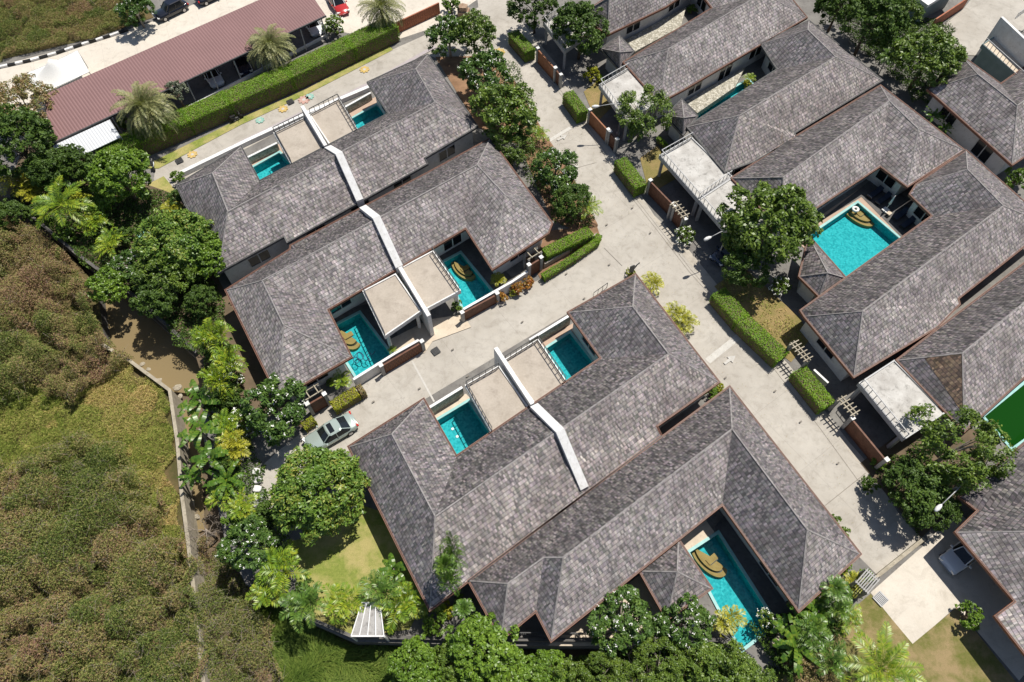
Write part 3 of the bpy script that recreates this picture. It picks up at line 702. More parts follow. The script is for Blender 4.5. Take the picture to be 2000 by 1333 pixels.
def terrace(t, quad, rails=(), floor='terrace_beige', fascia='white_paint', z=2.95, cols=True, rmat='metal_dark', lip=True):
    q = ccw(Q(quad, z)); mb = MB(); mb.prism(offset(q, -0.01), z - 0.12, z - 0.02, floor)
    tr = mb.build('roof_terrace', t)
    mb = MB(); o = offset(q, 0.12); n = len(q)
    for zz0, zz1, oo in ((z - 0.42, z + 0.10, o),):
        vv = [(x, y, zz1) for x, y in q] + [(x, y, zz1) for x, y in oo] + [(x, y, zz0) for x, y in oo] + [(x, y, zz0) for x, y in q]
        fs = []
        for i in range(n):
            j = (i + 1) % n; fs += [(i, i + n, j + n, j), (i + n, i + 2 * n, j + 2 * n, j + n), (i + 2 * n, i + 3 * n, j + 3 * n, j + 2 * n), (j, j + 3 * n, i + 3 * n, i)]
        mb.add(vv, fs, fascia)
    mb.prism(offset(q, 0.0), z - 0.4, z - 0.2, 'soffit')
    if cols:
        for c in offset(q, -0.25): mb.box((c[0], c[1], (z - .4) / 2 + .0), (0.28, 0.28, z - 0.42), fascia)
    mb.build('slab_edge', t)
    for a, b in rails:
        A = P(*a, z + .1); B = P(*b, z + .1); railing(t, A.xy, B.xy, z + 0.1, mat=rmat)
def party_wall(t, segs, depth=0.9):
    """segs: list of (pixel x, y, top z, width)"""
    mb = MB(); L = []
    pts = [P(x, y, z) for x, y, z, w in segs]; n = len(pts)
    for i, p in enumerate(pts):
        d = pts[min(i + 1, n - 1)] - pts[max(i - 1, 0)]; d.z = 0; d.normalize(); s = Vector((-d.y, d.x, 0)); w = segs[i][3] / 2
        L.append((p + s * w, p - s * w))
    for i in range(n - 1):
        a, b = L[i]; c, d_ = L[i + 1]; db = [Vector((0, 0, -depth if depth else 0))] * 2
        za = Vector((0, 0, depth)); f = [a, b, d_, c, a - za, b - za, d_ - za, c - za]
        if f[0].z and depth > 50:
            f = f[:4] + [Vector((v.x, v.y, 0)) for v in f[:4]]
        mb.add(f, [(0, 3, 2, 1), (4, 5, 6, 7), (0, 4, 7, 3), (1, 2, 6, 5), (0, 1, 5, 4), (3, 7, 6, 2)], 'white_cap')
    mb.build('party_wall', t)
def villa(name, label, E, Rg, faces, mat='shingle_grey', gut='gutter_red', wallm='white_paint', inset=0.75, windows=True, cat='house', ez=EZ, rz=RZ, group=None, maxwin=7):
    V = {}
    for k, v in E.items(): V[k] = P(v[0], v[1], v[2] if len(v) > 2 else ez)
    for k, v in Rg.items(): V[k] = P(v[0], v[1], v[2] if len(v) > 2 else rz)
    keys = list(E); loop = [V[k] for k in keys]
    cx = sum(p.x for p in loop) / len(loop); cy = sum(p.y for p in loop) / len(loop)
    t = thing(name, label, cat, (cx, cy, 0), 0, group)
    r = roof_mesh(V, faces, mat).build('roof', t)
    cm = cap_mesh(V, faces, keys)
    if cm.v:
        cp = cm.build('ridge_cap'); cp.parent = r; cp.data.transform(parent_matrix(t).inverted())
    # gutter ring and soffit
    area = sum(loop[i].x * loop[(i + 1) % len(loop)].y - loop[(i + 1) % len(loop)].x * loop[i].y for i in range(len(loop)))
    if area < 0: loop = loop[::-1]
    l2 = [tuple(p.xy) for p in loop]; o = offset(l2, 0.15); ins = offset(l2, -0.12); n = len(l2); mb = MB()
    zt = [p.z for p in loop]
    vv = [(x, y, z + 0.03) for (x, y), z in zip(l2, zt)] + [(x, y, z + 0.03) for (x, y), z in zip(o, zt)] + [(x, y, z - 0.24) for (x, y), z in zip(o, zt)] + [(x, y, z - 0.24) for (x, y), z in zip(ins, zt)]
    fs = []; inner = [(i + 0, (i + 1) % n) for i in range(n)]
    for i in range(n):
        j = (i + 1) % n; fs += [(i, i + n, j + n, j), (i + n, i + 2 * n, j + 2 * n, j + n), (i + 2 * n, i + 3 * n, j + 3 * n, j + 2 * n)]
    mb.add(vv, fs, gut)
    # the open trough, a dark line along the outer rim
    o2 = offset(l2, 0.045); o3 = offset(l2, 0.105)
    vv = [(x, y, z + 0.036) for (x, y), z in zip(o2, zt)] + [(x, y, z + 0.036) for (x, y), z in zip(o3, zt)]
    mb.add(vv, [(i, i + n, (i + 1) % n + n, (i + 1) % n) for i in range(n)], 'black')
    mb.build('gutter', t)
    mb = MB(); s2 = offset(l2, -0.05); mb.add([(x, y, min(zt) - 0.16) for x, y in s2], [tuple(reversed(q)) for q in tess([(x, y, 0) for x, y in s2])], 'soffit'); mb.build('soffit', t)
    walls(t, l2, inset, min(zt) - 0.16, wallm, windows, maxwin)
    return t

h1 = villa('villa', 'top left villa with two beige roof terraces facing the painted lane',
  dict(a=(346, 362), b=(470, 287), c=(506, 355), d=(760, 222), e=(719, 161), f=(835, 107.5), g=(931, 247, 3.3), h=(827, 309, 3.35), i=(833, 320), j=(562, 472), k=(556, 460, 3.3), l=(427, 531)),
  dict(p=(415, 338), q=(445, 413), r=(850, 200), s=(812, 135)),
  ['apql', 'abp', 'bcqp', 'cdrq', 'desr', 'efs', 'fgrs', 'ghijklqr'], 'shingle_grey', 'gutter_grey', inset=.4)
terrace(h1, [(537, 261), (596, 232), (634, 290), (570, 320)], [((537, 261), (596, 232)), ((537, 261), (570, 320))])
terrace(h1, [(607, 225), (662, 196), (697, 255), (645, 282)], [((607, 225), (662, 196)), ((662, 196), (697, 255))])
party_wall(h1, [(590, 207, 3.7, .36), (636, 284, 3.7, .36)], 3.6)
party_wall(h1, [(640, 286, 3.75, .72), (662, 299, 6.5, .72), (703, 391, 3.5, .72)])
h2 = villa('villa', 'second villa from the top left, with tan spa steps in both its pools',
  dict(a=(442, 567), b=(567, 488), bb=(569, 480), c=(842, 335), d=(957, 272), e=(1077, 436), f=(1070, 455), g=(962, 525), h=(910, 445), k=(639, 605), l=(685, 697), n=(545, 777)),
  dict(q=(512, 548), r=(932, 322), s=(986, 380), t=(554, 635)),
  [('a', 'q', 't', 'n'), ('n', 'l', 't'), ('l', 'k', 'q', 't'), ('k', 'h', 'r', 'q'), ('h', 'g', 's', 'r'), ('g', 'f', 'e', 's'), ('e', 'd', 'r', 's'), ('d', 'c', 'bb', 'b', 'a', 'q', 'r')], 'shingle_pale', 'gutter_red')
terrace(h2, [(711, 570), (772, 538), (820, 608), (752, 655)], [((711, 570), (752, 655))])
terrace(h2, [(785, 525), (845, 493), (897, 568), (832, 603)], [((845, 493), (897, 568))])
party_wall(h2, [(781, 522, 3.6, .36), (838, 617, 3.6, .36)], 3.5)
party_wall(h2, [(708, 403, 3.75, .72), (735, 424, 6.5, .72), (780, 521, 3.5, .72)])
h3 = villa('villa', 'third villa below the cul-de-sac with rust stained left wing and white party wall',
  dict(a=(682, 873), b=(827, 781), c=(891, 893), e=(1175, 700), f=(1111, 610.5), g=(1241, 537), h=(1403, 746, 3.3), i=(1280.6, 832.6, 3.35), j=(1290, 851), k=(840, 1190)),
  dict(p=(765.5, 848), q=(850, 1009), r=(1306, 691), s=(1236, 599)),
  ['apqk', 'abp', 'bcqp', 'cerq', 'efsr', 'fgs', 'ghrs', 'hijkqr'], 'shingle_brown', 'gutter_red', inset=.4)
terrace(h3, [(911, 754), (974, 718), (1032, 800), (961, 843)], [((911, 754), (974, 718)), ((911, 754), (961, 843))])
terrace(h3, [(987, 705), (1050, 666), (1104, 746), (1046, 789)], [((987, 705), (1050, 666)), ((1050, 666), (1104, 746))])
party_wall(h3, [(968, 679, 3.7, .36), (1040, 789, 3.7, .36)], 3.6)
party_wall(h3, [(1043, 791, 3.75, .72), (1094, 841, 6.5, .72), (1142, 954, 3.5, .72)])
h4 = villa('villa', 'bottom villa wrapped round the long lap pool, with a hipped pool pavilion',
  dict(a=(917, 1135), b=(1425, 757), c=(1679, 1082), d=(1560, 1192), e=(1411, 984), f=(1077, 1250), g=(1047, 1192), h=(979, 1248)),
  dict(p=(992, 1140, 5.3), q=(1062, 1089, 5.4), r=(1100, 1089), s=(1430, 838), t=(1577, 1035)),
  ['absrqp', 'aph', 'hgqp', 'gfrq', 'fesr', 'edts', 'dct', 'bcts'], 'shingle_grey', 'gutter_red')
r1 = villa('villa', 'top villa of the right hand row, shaded by the tall dark trees beside the street',
  dict(a=(1219, 122), b=(1392, 16), c=(1345, -45), d=(1470, -95), f=(1575, 34), g=(1336, 174), h=(1302, 192), i=(1288, 200)),
  dict(q=(1305, 96), r=(1490, -14), s=(1440, -72)),
  ['aqi', 'abrq', 'bcsr', 'cds', 'dfrs', 'fghiqr'], 'shingle_pale', 'gutter_red', inset=.4)
r2 = villa('villa', 'villa of the right hand row with the narrow teal pool slot along it',
  dict(a=(1343, 248), b=(1519, 136), c=(1487, 86), d=(1580, 41), e=(1722, 157), f=(1550, 260), ff=(1554, 268), g=(1472, 315), h=(1416, 335)),
  dict(q=(1444, 226), r=(1632, 111), s=(1578, 58)),
  [('a', 'q', 'h'), ('a', 'b', 'r', 'q'), ('b', 'c', 's', 'r'), ('c', 'd', 's'), ('d', 'e', 'r', 's'), ('e', 'f', 'ff', 'g', 'h', 'q', 'r')], 'shingle_brown', 'gutter_grey', wallm='white_paint')
r3 = villa('villa', 'villa above the big square pool, half hidden behind the tall green tree',
  dict(a=(1430, 348), b=(1552, 269), c=(1720, 168), d=(1882, 293), e=(1772, 364), f=(1719, 324), g=(1527, 449)),
  dict(q=(1530, 346), r=(1737, 197), s=(1794, 252)),
  ['aqg', 'abcrq', 'cdsr', 'des', 'efrs', 'fgqr'], 'shingle_pale', 'gutter_red', wallm='white_paint')
r4 = villa('villa', 'long villa below the big square pool with a wing at its upper right end',
  dict(a=(1790, 361), b=(1887, 295), c=(2051, 440), d=(1870, 583), dd=(1873, 594), e=(1830, 638), f=(1668, 735), g=(1572, 618), gg=(1565, 607), h=(1822, 422), i=(1778, 380)),
  dict(p=(1890, 331), q=(1960, 402), r=(1685, 608)),
  [('a', 'b', 'p'), ('b', 'c', 'q', 'p'), ('c', 'd', 'dd', 'e', 'f', 'r', 'q'), ('f', 'g', 'r'), ('g', 'gg', 'h', 'q', 'r'), ('h', 'i', 'a', 'p', 'q')], 'shingle_grey', 'gutter_red', wallm='white_paint')
r5 = villa('villa', 'villa at the right edge with a moss browned hip, above the green pool',
  dict(a=(1753, 704), b=(2120, 425), c=(2190, 565), d=(1883, 841)), dict(q=(1880, 690), r=(2075, 530)),
  ['aqd', 'abrq', 'bcr', 'cdqr'], 'shingle_grey', 'gutter_red', wallm='white_paint')
A_, Q_, D_ = P(1753, 704, EZ), P(1880, 690, RZ), P(1883, 841, EZ); mb = MB(); tri = [A_.lerp(Q_, .42), Q_, Q_.lerp(D_, .80)]; u, v = face_uv(tri)
tri = [p + u.cross(v) * .015 for p in tri]; mb.add(tri, [(0, 2, 1)], 'shingle_moss', [[((p - A_).dot(u) + 50, (p - A_).dot(v) + 20) for p in (tri[0], tri[2], tri[1])]]); mb.build('moss_patch', r5)
r6 = villa('villa', 'bottom right villa whose eave shades the white car on the driveway',
  dict(a=(1869, 1040), b=(1912, 998), c=(1877, 971), d=(2100, 785), e=(2260, 1130), g=(2100, 1400), h=(1947, 1205), i=(1985, 1176)),
  dict(q=(2030, 1038), r=(2130, 950)), ['abcdrq', 'der', 'egqr', 'aqghi'], 'shingle_pale', 'gutter_red', wallm='white_paint', ez=3.4, inset=3.6, windows=False)
r7 = villa('villa', 'top right villa with evenly coursed pale shingles above the planted passage',
  dict(a=(1814, 175), b=(1877, 109), c=(1955, 165), d=(2060, 90), e=(2160, 200), f=(1977, 321)),
  dict(p=(1910, 145), q=(1987, 206), r=(2080, 140)), ['abp', 'bcqp', 'cdrq', 'der', 'efqr', 'fapq'], 'shingle_pale', 'gutter_red', wallm='white_paint')
r0 = villa('villa', 'villa cut off by the top edge, behind the dark trees by the street',
  dict(a=(1132, 30), b=(1290, -70), c=(1430, -75), dd=(1300, 13), d=(1187, 67)), dict(q=(1190, -6), r=(1340, -90)),
  [('a', 'b', 'r', 'q'), ('b', 'c', 'r'), ('c', 'dd', 'd', 'q', 'r'), ('d', 'a', 'q')], 'shingle_pale', 'gutter_red', wallm='white_paint')
# the moss browned patch of shingles on the hip of the right edge villa
def pavilion(label, quad, apex, gut='gutter_grey', ez=2.75, az_=4.5, mat='shingle_pale', group='hipped garden pavilions'):
    E = dict(zip('abcd', [(*q, ez) for q in quad])); return villa('pavilion', label, E, dict(o=(*apex, az_)), ['abo', 'bco', 'cdo', 'dao'], mat, gut, inset=0.6, windows=False, cat='pavilion', ez=ez, rz=az_)
pavilion('small hipped pavilion roof beside the upper stone wall', [(1175, 95), (1209, 71), (1237, 100), (1210, 134)], (1211, 102))
pavilion('small hipped pavilion roof between the round street tree and the narrow teal pool', [(1301, 226), (1332, 196), (1361, 227), (1334, 262)], (1336, 230))
pavilion('low hipped pavilion roof at the lower left side of the big square pool', [(1562, 540), (1580, 462), (1651, 543), (1600, 578)], (1617, 533), 'gutter_red')
pavilion('hipped pavilion roof beside the long lap pool at the bottom', [(1251, 1116), (1325, 1056), (1388, 1149), (1303, 1208)], (1323, 1117), 'gutter_red', mat='shingle_brown')

# carport terraces of the right hand row: buildings of their own beside the villas
def carport(label, quad, rails, **k):
    c = np.mean([tuple(P(*q, 2.95).xy) for q in quad], axis=0); t = thing('carport', label, 'carport', (c[0], c[1], 0), 0, 'flat roofed carports along the street')
    terrace(t, quad, rails, 'terrace_stained', 'metal_pale', rmat='metal_pale', **k); return t
carport('pale flat carport roof with railing, half under the tall dark tree at the top', [(1063, 45), (1110, 17), (1155, 62), (1103, 99)], [((1063, 45), (1103, 99)), ((1063, 45), (1110, 17))])
carport('pale flat carport roof beside the hedge, its lower half under the round street tree', [(1172, 167), (1226, 136), (1285, 198), (1224, 240)], [((1172, 167), (1224, 240)), ((1172, 167), (1226, 136))])
carport('grey flat carport roof with railing, upper one of the adjoining pair', [(1290, 305), (1350, 271), (1428, 346), (1364, 389)], [((1290, 305), (1364, 389)), ((1290, 305), (1350, 271)), ((1364, 388), (1426, 345))])
carport('pale flat carport roof, lower one of the adjoining pair, beside the tall green tree', [(1367, 392), (1430, 350), (1505, 420), (1436, 472)], [((1367, 392), (1436, 472))])
carport('dark stained flat carport roof behind the brown sliding gate', [(1680, 750), (1746, 707), (1843, 806), (1766, 856)], [((1680, 750), (1766, 856))])
# white house and terrace block in the top right corner
t = thing('house', 'white walled terrace block in the top right corner, with a grey green lower front', 'house', (*P(1990, 90).xy, 0))
q = Q([(1915, 88), (1960, 62), (2080, 160), (2080, 215), (2005, 170)], 2.9); mb = MB(); mb.prism(offset(q, -.35), 0, 2.5, 'grey_green'); mb.build('wall', t)
terrace(t, [(1920, 88), (1962, 62), (2070, 150), (2010, 168)], [((1920, 88), (2005, 165))], 'deck_cream', 'grey_green', cols=False, rmat='metal_pale')
mb = MB(); mb.prism(strip2(Q([(1957, 33), (2070, 140)], 5.2), 0.3), 0, 5.2, 'white_cap'); mb.build('side_wall', t)
railing(t, P(1982, 38, 4.2).xy, P(2060, -20, 4.2).xy, 4.2, mat='metal_pale')
t = thing('house', 'teal and white roofed house corner cut off by the top edge above the palms', 'house', (*P(1800, -30).xy, 0))
mb = MB(); mb.prism(Q([(1740, -40), (1782, -10), (1812, 12), (1880, -30), (1830, -90)], 3.2), 2.9, 3.3, 'white_cap'); mb.build('roof', t)
mb = MB(); mb.prism(offset(Q([(1740, -40), (1782, -10), (1812, 10), (1880, -30), (1830, -90)], 3.2), -.4), 0, 2.9, 'grey_green'); mb.build('wall', t)

# ------------------------------------------------------------------ numpy leaf clouds
def quads_mesh(name, V, mat, attr=None, nper=4):
    """V: (N,nper,3) polygons, each an island of its own"""
    N = V.shape[0]; me = bpy.data.meshes.new(name)
    me.vertices.add(N * nper); me.vertices.foreach_set('co', V.reshape(-1).astype(np.float32))
    me.loops.add(N * nper); me.loops.foreach_set('vertex_index', np.arange(N * nper, dtype=np.int32))
    me.polygons.add(N); me.polygons.foreach_set('loop_start', np.arange(0, N * nper, nper, dtype=np.int32))
    me.polygons.foreach_set('loop_total', np.full(N, nper, dtype=np.int32))
    if isinstance(mat, (list, tuple)):
        for m_ in mat[0]: me.materials.append(M(m_))
        me.polygons.foreach_set('material_index', mat[1].astype(np.int32))
    else: me.materials.append(M(mat))
    if attr is not None:
        at = me.attributes.new(attr[0], 'FLOAT', 'POINT'); at.data.foreach_set('value', np.repeat(attr[1], nper).astype(np.float32))
    me.update(calc_edges=True); return me
def unit(a): return a / np.maximum(np.linalg.norm(a, axis=-1, keepdims=True), 1e-9)
def leaves(C, Nrm, L, W, rng, fold=0.0, dirv=None):
    """rhombic leaves at C facing Nrm"""
    n = len(C); N = unit(Nrm); r = rng.normal(size=(n, 3)) if dirv is None else dirv
    A = unit(np.cross(N, r)) if dirv is None else unit(r); B = unit(np.cross(N, A))
    L = (L * rng.uniform(.7, 1.25, (n, 1))) / 2; W = (W * rng.uniform(.75, 1.2, (n, 1))) / 2
    return np.stack([C - A * L, C - A * L * .05 + B * W, C + A * L - N * fold * L, C - A * L * .05 - B * W], axis=1)
def new_obj(name, me, parent=None):
    o = bpy.data.objects.new(name, me); COL.objects.link(o)
    if parent is not None: o.parent = parent
    return o
def crown_points(rng, r, flat, lobes, nleaf, lobe_r=(.30, .50), gap=0.25):
    """points and normals on many overlapping lumps over a spheroid"""
    th = rng.uniform(0, 2 * np.pi, lobes); z = rng.uniform(-0.35, 1.0, lobes)
    s = np.sqrt(1 - np.clip(z, -1, 1) ** 2); d = np.stack([s * np.cos(th), s * np.sin(th), z], 1)
    wob = rng.uniform(.74, 1.06, (lobes, 1)) * (1 + .10 * np.sin(th * 3 + rng.uniform(0, 6)))[:, None]
    C = d * wob * r * (1 - .32); C[:, 2] *= flat; LR = rng.uniform(*lobe_r, lobes) * r
    m = lobes * 7; kk = rng.integers(0, lobes, m); sd = unit(rng.normal(size=(m, 3)) + d[kk] * 1.0 + np.array([0, 0, .45]))
    SC_ = C[kk] + sd * LR[kk, None] * rng.uniform(.72, 1.0, (m, 1)); SR = rng.uniform(.09, .19, m) * r
    k = rng.integers(0, m, nleaf); dn = unit(rng.normal(size=(nleaf, 3)) + sd[k] * .7 + np.array([0, 0, .5]))
    p = SC_[k] + dn * (SR[k, None] * rng.uniform(.45, 1.05, (nleaf, 1))) * np.array([1, 1, .75])
    # clear small gaps so that what lies behind shows through
    g = np.sin(p[:, 0] * 2.3 / r * 3 + 1.3) * np.sin(p[:, 1] * 2.9 / r * 3) + np.sin(p[:, 2] * 6 / r)
    keep = g > -2 + gap * 2.2; p = p[keep]; dn = dn[keep]
    return p, dn, C, LR
def make_tree(name, leafm, r=3.5, h=3.6, nleaf=9000, L=0.34, W=0.15, flat=.72, lobes=34, bark='bark', flowers=0, gap=.2, seed=1, lobe_r=(.30, .48), cat='tree'):
    rng = np.random.default_rng(seed); t = thing(name, 'tree', cat)
    p, dn, C, LR = crown_points(rng, r, flat, lobes, nleaf, lobe_r, gap); p[:, 2] += h
    V = leaves(p, dn * .7 + rng.normal(size=p.shape) * .55 + np.array([0, 0, .45]), L, W, rng, .3)
    new_obj('crown', quads_mesh('crown', V, leafm), t)
    mb = MB(); z0 = h - r * flat * .35
    mb.tube([(0, 0, 0), (.06, .02, z0 * .5), (0, .05, z0)], [.20, .15, .13], bark, 8)
    for i in rng.permutation(lobes)[:9]:
        c = C[i] + np.array([0, 0, h]); m = np.array([c[0] * .4, c[1] * .4, z0 + (c[2] - z0) * .55])
        mb.tube([(0, 0, z0 * .82), tuple(m), tuple(c)], [.10, .06, .02], bark, 5, False)
    tr = mb.build('trunk', t, True, True)
    if flowers:
        k = rng.integers(0, len(p), flowers); keep = p[k][:, 2] > h - r * .2; q = p[k][keep] + dn[k][keep] * .10
        jj = q[:, None, :] + rng.normal(size=(len(q), 7, 3)) * .07; jj = jj.reshape(-1, 3)
        fo = new_obj('blossom', quads_mesh('blossom', leaves(jj, np.array([0, 0, 1.]) + rng.normal(size=jj.shape) * .4, .11, .09, rng), 'flower_white'), t); fo['kind'] = 'stuff'
    return t
def copy_tree(o, parent=None):
    c = o.copy(); COL.objects.link(c); c.parent = parent
    for ch in o.children: copy_tree(ch, c)
    return c
USED = set()
def place(proto, loc, scale, rz, label, group=None, sz=None):
    if proto.name not in USED: USED.add(proto.name); o = proto
    else: o = copy_tree(proto)
    o.location = loc; o.rotation_euler = (0, 0, rz); o.scale = (scale * R.uniform(.9, 1.1), scale * R.uniform(.9, 1.1), sz or scale); o['label'] = label
    if group: o['group'] = group
    return o
TR = dict(
    mango=make_tree('mango_tree', 'leaf_mango', 3.5, 3.6, 24000, .32, .14, .74, 80, seed=1, gap=.05, lobe_r=(.26, .40)),
    broad=make_tree('broadleaf_tree', 'leaf_mid', 3.5, 4.0, 11500, .36, .18, .74, 34, seed=2, gap=.25),
    bright=make_tree('bright_leaf_tree', 'leaf_bright', 3.0, 3.4, 9500, .36, .19, .72, 28, seed=3, gap=.2),
    dark=make_tree('dark_leaf_tree', 'leaf_dark', 3.5, 4.2, 10500, .36, .18, .74, 32, seed=4, gap=.3),
    airy=make_tree('airy_tree', 'leaf_mid', 3.4, 4.0, 7500, .30, .13, .70, 24, 'bark_pale', seed=5, gap=.5, lobe_r=(.24, .44)),
    frangi=make_tree('frangipani_tree', 'leaf_frangipani', 2.7, 2.9, 6500, .40, .15, .66, 26, 'bark_pale', 80, .4, seed=6),
    brown=make_tree('brownish_tree', 'leaf_brownish', 3.2, 2.9, 9500, .26, .11, .60, 36, seed=7, gap=.15),
    silver=make_tree('silver_leaf_tree', 'leaf_silver', 1.9, 3.2, 2600, .36, .12, .7, 16, seed=8, gap=.5))
SH = dict(
    green=make_tree('shrub', 'leaf_bright', 1.0, .75, 1500, .22, .12, .8, 14, seed=11, gap=.2, cat='shrub'),
    dshrub=make_tree('shrub', 'leaf_dark', 1.0, .75, 1500, .22, .12, .8, 14, seed=12, gap=.3, cat='shrub'),
    yellow=make_tree('shrub', 'leaf_hedge_yellow', 1.0, .7, 1500, .22, .11, .8, 14, seed=13, gap=.2, cat='shrub'),
    croton=make_tree('croton_shrub', 'leaf_croton', 1.0, .7, 1100, .28, .13, .8, 12, seed=14, gap=.4, cat='shrub'),
    white=make_tree('flowering_shrub', 'leaf_mid', 1.0, .75, 1300, .24, .12, .8, 14, 'bark', 22, .3, seed=15, cat='shrub'))

# ------------------------------------------------------------------ palms
def frond_quads(rng, base, az_, el, length, droop, leaflet, nl, wid, vee=.5, curl=0.0):
    """arching frond: returns leaflet quads and rachis points"""
    s = np.linspace(0, 1, 10); ang = el - droop * s ** 1.3; step = length / 9
    d = np.array([math.cos(az_), math.sin(az_)]); x = np.concatenate([[0], np.cumsum(np.cos(ang[:-1]) * step)]); z = np.concatenate([[0], np.cumsum(np.sin(ang[:-1]) * step)])
    side = np.array([-d[1], d[0]]); bend = curl * s ** 2 * length
    pts = np.stack([base[0] + d[0] * x + side[0] * bend, base[1] + d[1] * x + side[1] * bend, base[2] + z], 1)
    out = []
    for i in range(nl):
        t = .14 + .86 * (i + .5) / nl; k = t * 9; a = int(min(k, 8)); f = k - a
        c = pts[a] * (1 - f) + pts[a + 1] * f; fw = unit(pts[a + 1] - pts[a]); up = np.cross(fw, np.array([side[0], side[1], 0])); up = up if up[2] > 0 else -up
        ll = leaflet * (math.sin(math.pi * min(1, t * .82 + .16)) ** .6 + .08) * rng.uniform(.85, 1.1)
        for sg in (-1, 1):
            dv = unit(fw * .75 + sg * np.array([side[0], side[1], 0]) * 1.0 + up * vee * rng.uniform(.4, 1.2) + rng.normal(size=3) * .08)
            tip = c + dv * ll + np.array([0, 0, -.22 * ll]); w = unit(np.cross(dv, up)) * wid / 2
            m = c + dv * ll * .5; out.append([c, m + w, tip, m - w])
    return out, pts
def make_palm(name, leafm, h, nf, length, leaflet, nl, wid, stems=1, spread=.5, droop=1.5, el=(.15, 1.3), seed=1, barkm='bark', trunk_r=.16, vee=.5, cat='palm'):
    rng = np.random.default_rng(seed); t = thing(name, 'palm', cat); Qd = []; mb = MB(); rach = MB()
    for s_ in range(stems):
        if stems == 1: top = np.array([0, 0, h]); bs = np.array([0, 0, 0])
        else:
            a = 2 * math.pi * s_ / stems + rng.uniform(0, 1); bs = np.array([math.cos(a), math.sin(a), 0]) * spread * .35; top = np.array([math.cos(a) * spread, math.sin(a) * spread, h * rng.uniform(.72, 1.1)])
        mb.tube([tuple(bs), tuple((bs + top) / 2 + np.array([0, 0, .1])), tuple(top)], [trunk_r * 1.2, trunk_r, trunk_r * .85], barkm, 7)
        for i in range(nf):
            u = i / nf; e = el[0] + (el[1] - el[0]) * u + rng.uniform(-.08, .08); a = i * 2.399 + rng.uniform(-.2, .2)
            q, pts = frond_quads(rng, top, a, e, length * rng.uniform(.85, 1.08) * (1 - .18 * u), droop * rng.uniform(.8, 1.15), leaflet, nl, wid, vee, rng.uniform(-.08, .08))
            Qd += q; rach.tube([tuple(p) for p in pts[::3]], [.03, .024, .016, .008], leafm, 4, False)
    V = np.array(Qd); fr = new_obj('fronds', quads_mesh('fronds', V, leafm), t)
    r_ = rach.build('frond_ribs', t, False, True); mb.build('trunk', t, True, True); return t
PM = dict(
    date=make_palm('date_palm', 'frond_date', 3.6, 58, 3.7, .55, 44, .055, droop=1.75, el=(-.35, 1.35), seed=1, trunk_r=.26, vee=.7),
    areca=make_palm('areca_palm', 'frond_areca', 2.4, 8, 2.1, .62, 13, .10, 2, .5, 1.5, (.35, 1.25), 2, 'bark', .05),
    gold=make_palm('golden_cane_palm', 'frond_gold', 1.7, 9, 1.7, .55, 13, .10, 2, .4, 1.5, (.3, 1.2), 3, 'bark', .045),
    cane=make_palm('cane_palm', 'frond_green', 2.6, 9, 2.3, .66, 14, .10, 2, .6, 1.3, (.25, 1.2), 4, 'bark', .06),
    tall=make_palm('tall_palm', 'frond_green', 6.0, 15, 2.3, .62, 18, .10, 1, 0, 1.6, (.1, 1.35), 5, 'bark_pale', .12),
    coco=make_palm('coconut_palm', 'frond_areca', 4.2, 16, 4.2, .80, 32, .09, 1, 0, 1.3, (0, 1.2), 6, 'bark', .16))
def make_banana(name, seed, h=2.4, nl=9, ll=2.0, lw=.55):
    rng = np.random.default_rng(seed); t = thing(name, 'banana', 'banana plant'); mb = MB(); mb.tube([(0, 0, 0), (.05, 0, h * .55), (0, 0, h)], [.13, .11, .07], 'bark_pale', 7); mb.build('trunk', t, True, True); out = []
    for i in range(nl):
        a = i * 2.4 + rng.uniform(-.3, .3); el = rng.uniform(.35, 1.35); d = np.array([math.cos(a), math.sin(a)]); s = np.array([-d[1], d[0], 0]); L_ = ll * rng.uniform(.75, 1.15)
        ss = np.linspace(0, 1, 17); ang = el - 1.35 * ss ** 1.4; st = L_ / 16; x = np.concatenate([[0], np.cumsum(np.cos(ang[:-1]) * st)]); z = np.concatenate([[0], np.cumsum(np.sin(ang[:-1]) * st)])
        pts = np.stack([d[0] * x, d[1] * x, h + z], 1); w = lw / 2 * np.sin(np.pi * np.clip(ss * .93 + .05, 0, 1)) ** .55
        for k in range(2, 16):
            for sg in (-1, 1):
                if rng.random() < .08: continue
                a0, a1 = pts[k], pts[k + 1] if k < 16 else pts[k]; gp = .012
                dz = np.array([0, 0, -.12 * rng.uniform(.3, 1.6)]); out.append([a0, a1, a1 + sg * s * w[min(k + 1, 16)] + dz * w[min(k + 1, 16)] * 4, a0 + sg * s * w[k] + dz * w[k] * 4])
    new_obj('leaves', quads_mesh('leaves', np.array(out), 'leaf_banana'), t); return t
PM['banana'] = make_banana('banana_plant', 21); PM['fan'] = make_banana('large_leaf_plant', 22, 1.6, 14, 1.9, .42)

